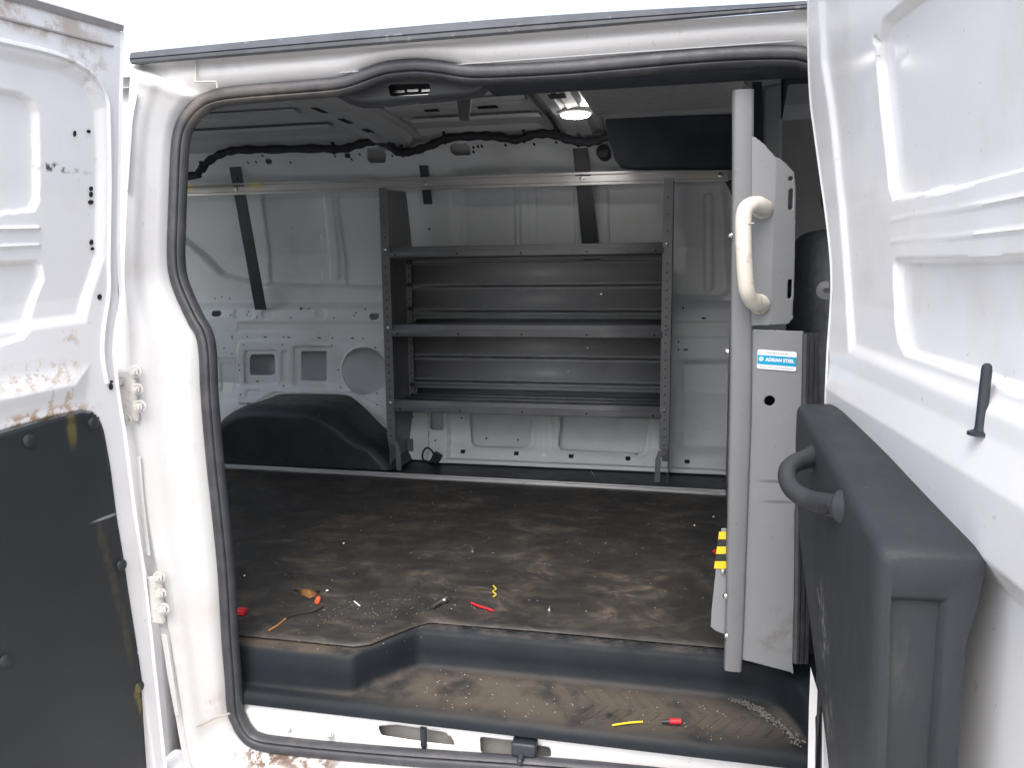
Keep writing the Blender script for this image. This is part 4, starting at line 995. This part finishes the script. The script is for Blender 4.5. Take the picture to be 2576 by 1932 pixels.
def text(body, u, v, h, mt, name, wid=None, bold=0.0, align='CENTER'):
    cu = bpy.data.curves.new(name, 'FONT'); cu.body = body; cu.size = h; cu.align_x = align; cu.align_y = 'CENTER'; cu.offset = bold
    tmp = bpy.data.objects.new(name, cu); COL.objects.link(tmp); bpy.context.view_layer.update()
    me = bpy.data.meshes.new_from_object(tmp.evaluated_get(bpy.context.evaluated_depsgraph_get())); bpy.data.objects.remove(tmp)
    exn = ex/np.linalg.norm(ex); a = np.empty(len(me.vertices)*3); me.vertices.foreach_get('co', a); a = a.reshape(-1, 3)
    if wid: a[:, 0] *= wid/(a[:, 0].max()-a[:, 0].min())
    c_ = skp(u, v, .0017); slope = ex[2]/ex[0]
    P = np.stack([c_[0]+a[:, 0], c_[1]+yf2(c_[0]+a[:, 0])-yf2(c_[0]), c_[2]+a[:, 1]+a[:, 0]*slope], -1); me.vertices.foreach_set('co', P.ravel())
    o = mesh_obj(name, me, mt, sk, 0); return o
Lx = np.linalg.norm(ex)
text('ADRIAN STEEL', .58, .50, .0088, WHT, 'band_lettering', Lx*.74, .0003)
text('Manufactured By', .50, .86, .0050, INK, 'top_lettering', Lx*.55)
text('800-677-2726    www.adriansteel.com', .50, .115, .0040, INK, 'bottom_lettering', Lx*.86)
# grab handle
gh_ = [(1922, 524), (1905, 514), (1886, 516), (1872, 535), (1870, 590), (1872, 650), (1875, 700), (1880, 735), (1893, 756), (1912, 765)]
gy = [1.495, 1.472, 1.455, 1.448, 1.444, 1.442, 1.444, 1.450, 1.470, 1.495]
hpts = crom([ony(a, b, y_) for (a, b), y_ in zip(gh_, gy)], 4)
gr = child('grab_handle', MB().tube(hpts, [.0155 if (i < 5 or i > len(hpts)-6) else .0140 for i in range(len(hpts))], 14), M['beige'], PT, smooth=60)
for (a, b) in ((1918, 525), (1910, 765)):
    p = ony(a, b, 1.497); part2('handle_foot', MB().lathe(p, (0, -1, 0), [(.019, 0), (.018, .006), (.014, .012)], 16), M['beige'], gr)
for a, b in ((1885, 561), (1883, 706)):
    p = ony(a, b, 1.4345); part2('handle_cap', MB().box(p, (.016, .003, .002)), mat('cap_line', (.40, .37, .32), .5), gr)
# lower flap with hazard tape
fl = [ony(a, b, 1.53) for a, b in [(1815, 1330), (1828, 1330), (1828, 1596), (1815, 1594), (1800, 1588), (1788, 1578), (1790, 1540), (1800, 1440)]]
flp = child('partition_flap', MB().prism(fl, (0, .003, 0)), M['part'], PT, bevel=.001)
YEL = mat('hazard_yellow', (.75, .50, .02), .5, dirt=[((.2, .15, .05), .5, 90, .5, .7)]); BLK = mat('hazard_black', (.02, .02, .02), .6)
hz = MB(); hb = MB()
for k in range(5):
    y0 = 1338+k*18.5; y1 = y0+18.5; xl = 1815-(k*2.6); xl2 = xl-2.6
    qd = [ony(a, b, 1.529) for a, b in ((xl-6, y0), (1826, y0), (1826, y1), (xl2-6, y1))]
    (hz if k % 2 == 0 else hb).prism(qd, (0, -.001, 0))
part2('hazard_tape', hz, YEL, flp); part2('hazard_tape', hb, BLK, flp)
p = ony(1819, 1437, 1.525); child('flap_screw', MB().lathe(p, (0, -1, 0), [(.0055, 0), (.004, .003), (.0001, .004)], 10), M['chrome'], PT)
# rubber strip on the cab side of the wing
c = MB()
for k in range(3):
    pts_ = [ony(a+k*12, b, 1.50+.012*k) for a, b in ((2028, 838), (2022, 1080), (2008, 1300), (2006, 1480), (2002, 1668))]
    c.tube(crom(pts_, 5), .0062, 8)
child('edge_strip', c, M['rubber'], PT)
# pale upright behind the wing (cab pillar) and dark gap
child('cab_pillar', MB().prism([ony(a, b, 1.9) for a, b in [(1918, 215), (1969, 205), (1969, 460), (1920, 460)]], (0, .03, 0)), M['part'], VAN, bevel=.008, seg=3)
child('belt_webbing', MB().prism([ony(a, b, 1.75) for a, b in [(1893, 205), (1917, 205), (1920, 400), (1896, 400)]], (0, .003, 0)), M['black'], VAN)
child('cab_pillar_trim', MB().prism([ony(a, b, 1.8) for a, b in [(1968, 130), (2110, 130), (2110, 200), (1985, 205), (1968, 300)]], (0, .03, 0)), M['black'], VAN, bevel=.006)

# panes: added rear-door windows, near cab window, windscreen
GL = bpy.data.materials.new('pane_glass'); GL.use_nodes = True; t_ = GL.node_tree
mx = t_.nodes.new('ShaderNodeMixShader'); tr_ = t_.nodes.new('ShaderNodeBsdfTransparent'); gs = t_.nodes.new('ShaderNodeBsdfGlossy')
tr_.inputs[0].default_value = (.93, .95, .95, 1); gs.inputs['Roughness'].default_value = .02; mx.inputs[0].default_value = .06
t_.links.new(tr_.outputs[0], mx.inputs[1]); t_.links.new(gs.outputs[0], mx.inputs[2]); t_.links.new(mx.outputs[0], t_.nodes['Material Output'].inputs['Surface'])
for y0, y1 in ((1.60, 2.28), (2.52, 3.20)): child('window_pane', MB().bx(-2.638, -2.632, y0, y1, 1.20, 1.72), GL, VAN)
child('window_pane', MB().bx(fx+.06, 1.30, 1.425, 1.431, 1.25, 1.78), GL, VAN)
child('windscreen', MB().prism([(1.02, 1.56, 1.92), (1.026, 1.56, 1.92), (1.336, 1.56, 1.22), (1.33, 1.56, 1.22)], (0, 1.6, 0)), GL, VAN)
# ------------------------------------------------------------------ cab seat
SE = empty('passenger_seat', (.45, 2.1, .65), 'dark grey cloth cab seat beyond the partition, partly hidden by the front side door', 'seat')
a_ = ony(1985, 600, 2.0); 
bk = MB()
rows = []
for z, y0, y1, xx in ((.95, 1.72, 2.25, .30), (1.2, 1.74, 2.24, .275), (1.45, 1.76, 2.22, .262), (1.525, 1.80, 2.18, .270), (1.548, 1.86, 2.12, .30)):
    rows.append([(xx+.02, y1, z), (xx, y1-.05, z), (xx-.012, (y0+y1)/2, z), (xx, y0+.05, z), (xx+.02, y0, z), (xx+.12, y0+.01, z), (xx+.13, y1-.01, z), (xx+.02, y1, z)])
mb = MB().grid(rows); mb.f.append(tuple(range(len(mb.v)-8, len(mb.v)-1)))
child('backrest', mb, M['seat'], SE, sub=2)
child('seat_base', MB().bx(.28, .75, 1.75, 2.25, .78, 1.0), M['seat'], SE, bevel=.04, seg=3)
child('headrest', MB().bx(.33, .42, 1.88, 2.10, 1.59, 1.78), M['seat'], SE, bevel=.03, seg=3)
for y_ in (1.93, 2.05): child('headrest_post', MB().cyl((.37, y_, 1.5), (.37, y_, 1.62), .007), M['chrome'], SE)
# belt guide plate
bg_c = ony(2075, 730, 1.70); rows = []
mb = MB(); n = 24
def stad(hw, hh, r, t):
    a = 2*math.pi*t; cx_, cz_ = math.cos(a), math.sin(a)
    return (math.copysign(max(hw-r, 0), cx_)+r*cx_, math.copysign(max(hh-r, 0), cz_)+r*cz_)
ro = [stad(.045, .0185, .018, k/n) for k in range(n+1)]; ri = [stad(.032, .0055, .005, k/n) for k in range(n+1)]
mb.grid([[bg_c+np.array([.028+a, 0, b]) for a, b in ro], [bg_c+np.array([.028+a, -.003, b]) for a, b in ri], [bg_c+np.array([.028+a, .006, b]) for a, b in ri]])
child('belt_guide', mb, M['part'], VAN)

# ------------------------------------------------------------------ litter
ORG = mat('orange_plastic', (.65, .10, .03), .5); RED = mat('red_plastic', (.55, .02, .03), .45); YW = mat('yellow_wire', (.70, .52, .03), .5); LEAF = mat('dry_leaf', (.22, .10, .03), .8, var=.4, vscale=200)
WH = mat('white_scrap', (.75, .75, .74), .6); DRK = mat('dark_wire', (.02, .02, .022), .5)
FZ = .656
def top(o, label, cat, group=None): return setp(recentre(o), label, cat, group)
def fp(a, b, dz=0.0, z=FZ): p = onz(a, b, z); return p+np.array([0, 0, dz])
q = [fp(*L, 0) for L in ((737, 1484), (760, 1494), (785, 1491), (805, 1488), (795, 1500), (780, 1506), (765, 1500))]
mb = MB(); c0 = np.mean(q, 0)+np.array([0, 0, .012])
mb.add([*q, c0], [(i, (i+1) % 7, 7) for i in range(7)])
top(obj('dry_leaf', mb, LEAF, solid=.0008), 'curled brown dry leaf on the mat near the left end of the opening', 'leaf')
def wire(name, pts, r, mt, label, cat, z=FZ): 
    top(obj(name, MB().tube(crom([onz(a, b, z)+np.array([0, 0, r]) for a, b in pts], 5), r, 6), mt), label, cat)
p = fp(797, 1518); top(obj('wire_connector', MB().lathe(p+np.array([0, 0, .0]), (.3, .2, 1), [(.006, 0), (.0075, .004), (.006, .014), (.002, .018), (.0001, .018)], 10), ORG), 'small orange wire connector beside the dry leaf', 'connector')
p = fp(608, 1546); top(obj('wire_connector', MB().box(p+np.array([0, 0, .007]), (.022, .02, .014)), RED, bevel=.003), 'red-orange plastic scrap at the left edge of the mat by the seal', 'connector')
p = fp(1797, 1392); top(obj('wire_connector', MB().cyl(p+np.array([0, 0, .006]), p+np.array([.008, -.02, .006]), .006, .006, 10), RED), 'red wire connector lying beside the hazard tape on the partition', 'connector')
wire('wire_offcut', [(812, 1528), (790, 1540), (750, 1547), (721, 1556)], .0022, DRK, 'thin black wire offcut on the mat with a bare end', 'wire')
wire('wood_splinter', [(719, 1559), (700, 1575), (677, 1589)], .0022, mat('splinter', (.35, .16, .06), .7), 'reddish wood splinter lying in line with the black wire offcut', 'splinter')
top(obj('bolt', MB().cyl(fp(1089, 1532, .005), fp(1117, 1516, .005), .0042, .0042, 10).cyl(fp(1116, 1517, .005), fp(1123, 1512.5, .005), .0075, .0075, 8), M['chrome']), 'loose steel bolt lying on the mat above the step', 'bolt')
p = fp(1076, 1532, .001); top(obj('washer', MB().lathe(p, (0, 0, 1), [(.004, 0), (.0075, 0), (.0075, .002), (.004, .002), (.004, 0)], 16), M['chrome']), 'small steel washer beside the loose bolt', 'washer')
wire('red_tie', [(1186, 1520), (1205, 1528), (1225, 1534), (1241, 1540)], .0026, RED, 'short red wire lying on the mat above the step', 'wire')
wire('yellow_twist', [(1241, 1476), (1248, 1484), (1240, 1490), (1248, 1498), (1241, 1503)], .0018, YW, 'crinkled yellow wire on the mat above the red wire', 'wire')
TZ = .5645
wire('yellow_wire', [(1540, 1828), (1580, 1822), (1617, 1819)], .0020, YW, 'straight yellow wire on the lower step tread', 'wire', TZ)
p0, p1 = onz(1684, 1823, TZ), onz(1712, 1823, TZ)
cn = obj('butt_connector', MB().cyl(p0+np.array([0, 0, .006]), p1+np.array([0, 0, .006]), .0055, .0055, 12), RED); top(cn, 'red butt connector with black sleeve on the step tread', 'connector')
p2 = onz(1664, 1822, TZ); sl = obj('sleeve', MB().cyl(p0+np.array([0, 0, .006]), p2+np.array([0, 0, .005]), .0042, .003, 10), DRK); sl.parent = cn; sl.location = -cn.location
for i, (a, b, lab) in enumerate([(1189, 1388, 'round-headed screw standing in the middle of the mat'), (1382, 1536, 'round-headed screw near the front edge of the mat, right of the red wire')]):
    p = fp(a, b); top(obj('screw', MB().lathe(p, (.1, 0, 1), [(.0075, 0), (.007, .003), (.003, .006), (.0025, .012), (.0001, .012)], 12), M['chrome']), lab, 'screw')
for a, b, lab in [(823, 1490, 'white paper scrap right of the dry leaf'), (615, 1452, 'white scrap on the mat close to the left seal'), (865, 1370, 'upright white scrap on the mat near the wheel arch'), (1795, 1303, 'white scrap on the mat close to the partition post'), (956, 1177, 'white scrap lying on the floor rail by the wheel arch'), (1747, 1325, 'pale scrap on the mat left of the partition')]:
    p = fp(a, b); top(obj('paper_scrap', MB().box(p+np.array([0, 0, .004]), (.007, .005, .004), Matrix.Rotation(a*.1, 3, 'Z')), WH, bevel=.002), lab, 'scrap')
p = fp(916, 1179); top(obj('wire_connector', MB().box(p+np.array([0, 0, .005]), (.022, .008, .008)), YW, bevel=.002), 'yellow wire connector lying on the floor rail by the wheel arch', 'connector')
wire('white_stick', [(891, 1515), (905, 1526)], .0016, WH, 'thin white stick on the mat left of the loose bolt', 'stick')
p = ony(1445, 1192, 3.0); p = onz(1490, 1192, .652)
wire('metal_sliver', [(1487, 1187), (1494, 1197)], .0022, M['chrome'], 'bright metal sliver on the dark floor behind the floor rail', 'sliver', .652)
# black cable coil and plug below the left side of the shelves
c = MB(); cc_ = onz(1078, 1165, .655)+np.array([0, -.0, .03])
c.tube([cc_+np.array([.026*math.cos(t), -.01*math.sin(t*2), .030*math.sin(t)+.006]) for t in np.linspace(0, 5.6, 24)], .0045, 7)
c.box(cc_+np.array([.035, 0, -.006]), (.035, .03, .042), Matrix.Rotation(.5, 3, 'Y'))
top(obj('cable_plug', c, M['harness'], bevel=.004), 'small coil of black cable with a plug on the floor below the shelves', 'cable')
# grit: crumbs over mat and step
gmb = MB()
rng = np.random.RandomState(3)
def crumb(p, s):
    k = s*(.6+.8*rng.rand()); a = rng.rand()*6.28
    v = [p+np.array([k*math.cos(a+i*2.09), k*math.sin(a+i*2.09), 0]) for i in range(3)]+[p+np.array([0, 0, k*1.1])]
    gmb.add(v, [(0, 1, 3), (1, 2, 3), (2, 0, 3), (2, 1, 0)])
for _ in range(130): crumb(np.array([rng.uniform(-1.1, .1), rng.uniform(1.63, 2.7), .6545]), .0016)
for _ in range(200): crumb(np.array([rng.normal(-.74, .16), rng.normal(1.64, .09), .6545]), .0011)
for _ in range(100): crumb(np.array([rng.uniform(-.55, .15), rng.uniform(1.42, 1.575), .5635]), .0014)
gmb2 = gmb; gr_ = obj('grit', gmb, mat('grit_pale', (.36, .32, .27), .9, var=.5, vscale=300)); setp(gr_, 'pale crumbs and grit scattered over the mat and step', None, None, 'stuff')
gmb = MB()
for _ in range(300):
    t = rng.rand(); x = .12+.115*t+rng.normal(0, .006); y = 1.578-.15*t**1.6+rng.normal(0, .006); crumb(np.array([x, y, .5635+max(0, t-.2)*.012]), .0027)
setp(obj('gravel', gmb, mat('gravel_grey', (.13, .125, .115), .95, var=.5, vscale=300)), 'grey gravel gathered in the right-hand corner of the step', None, None, 'stuff')

# fine sleet drifting across the opening
gmb = MB()
for _ in range(9):
    y = rng.uniform(1.25, 2.7); p = np.array([rng.uniform(-.62*y-.1, .02*y), y, 1.45+rng.uniform(-.22, .17)*y])
    a = rng.uniform(-.9, .9); L_ = rng.uniform(.001, .003); r_ = .0004
    d_ = np.array([math.cos(a), .1, math.sin(a)])*L_
    gmb.tube([p-d_, p+np.array([0, 0, .0008]), p+d_], [r_*.6, r_, r_*.5], 5)
setp(obj('sleet', gmb, mat('sleet_white', (.82, .83, .85), .5)), 'fine white sleet flecks drifting across the opening', None, None, 'stuff')
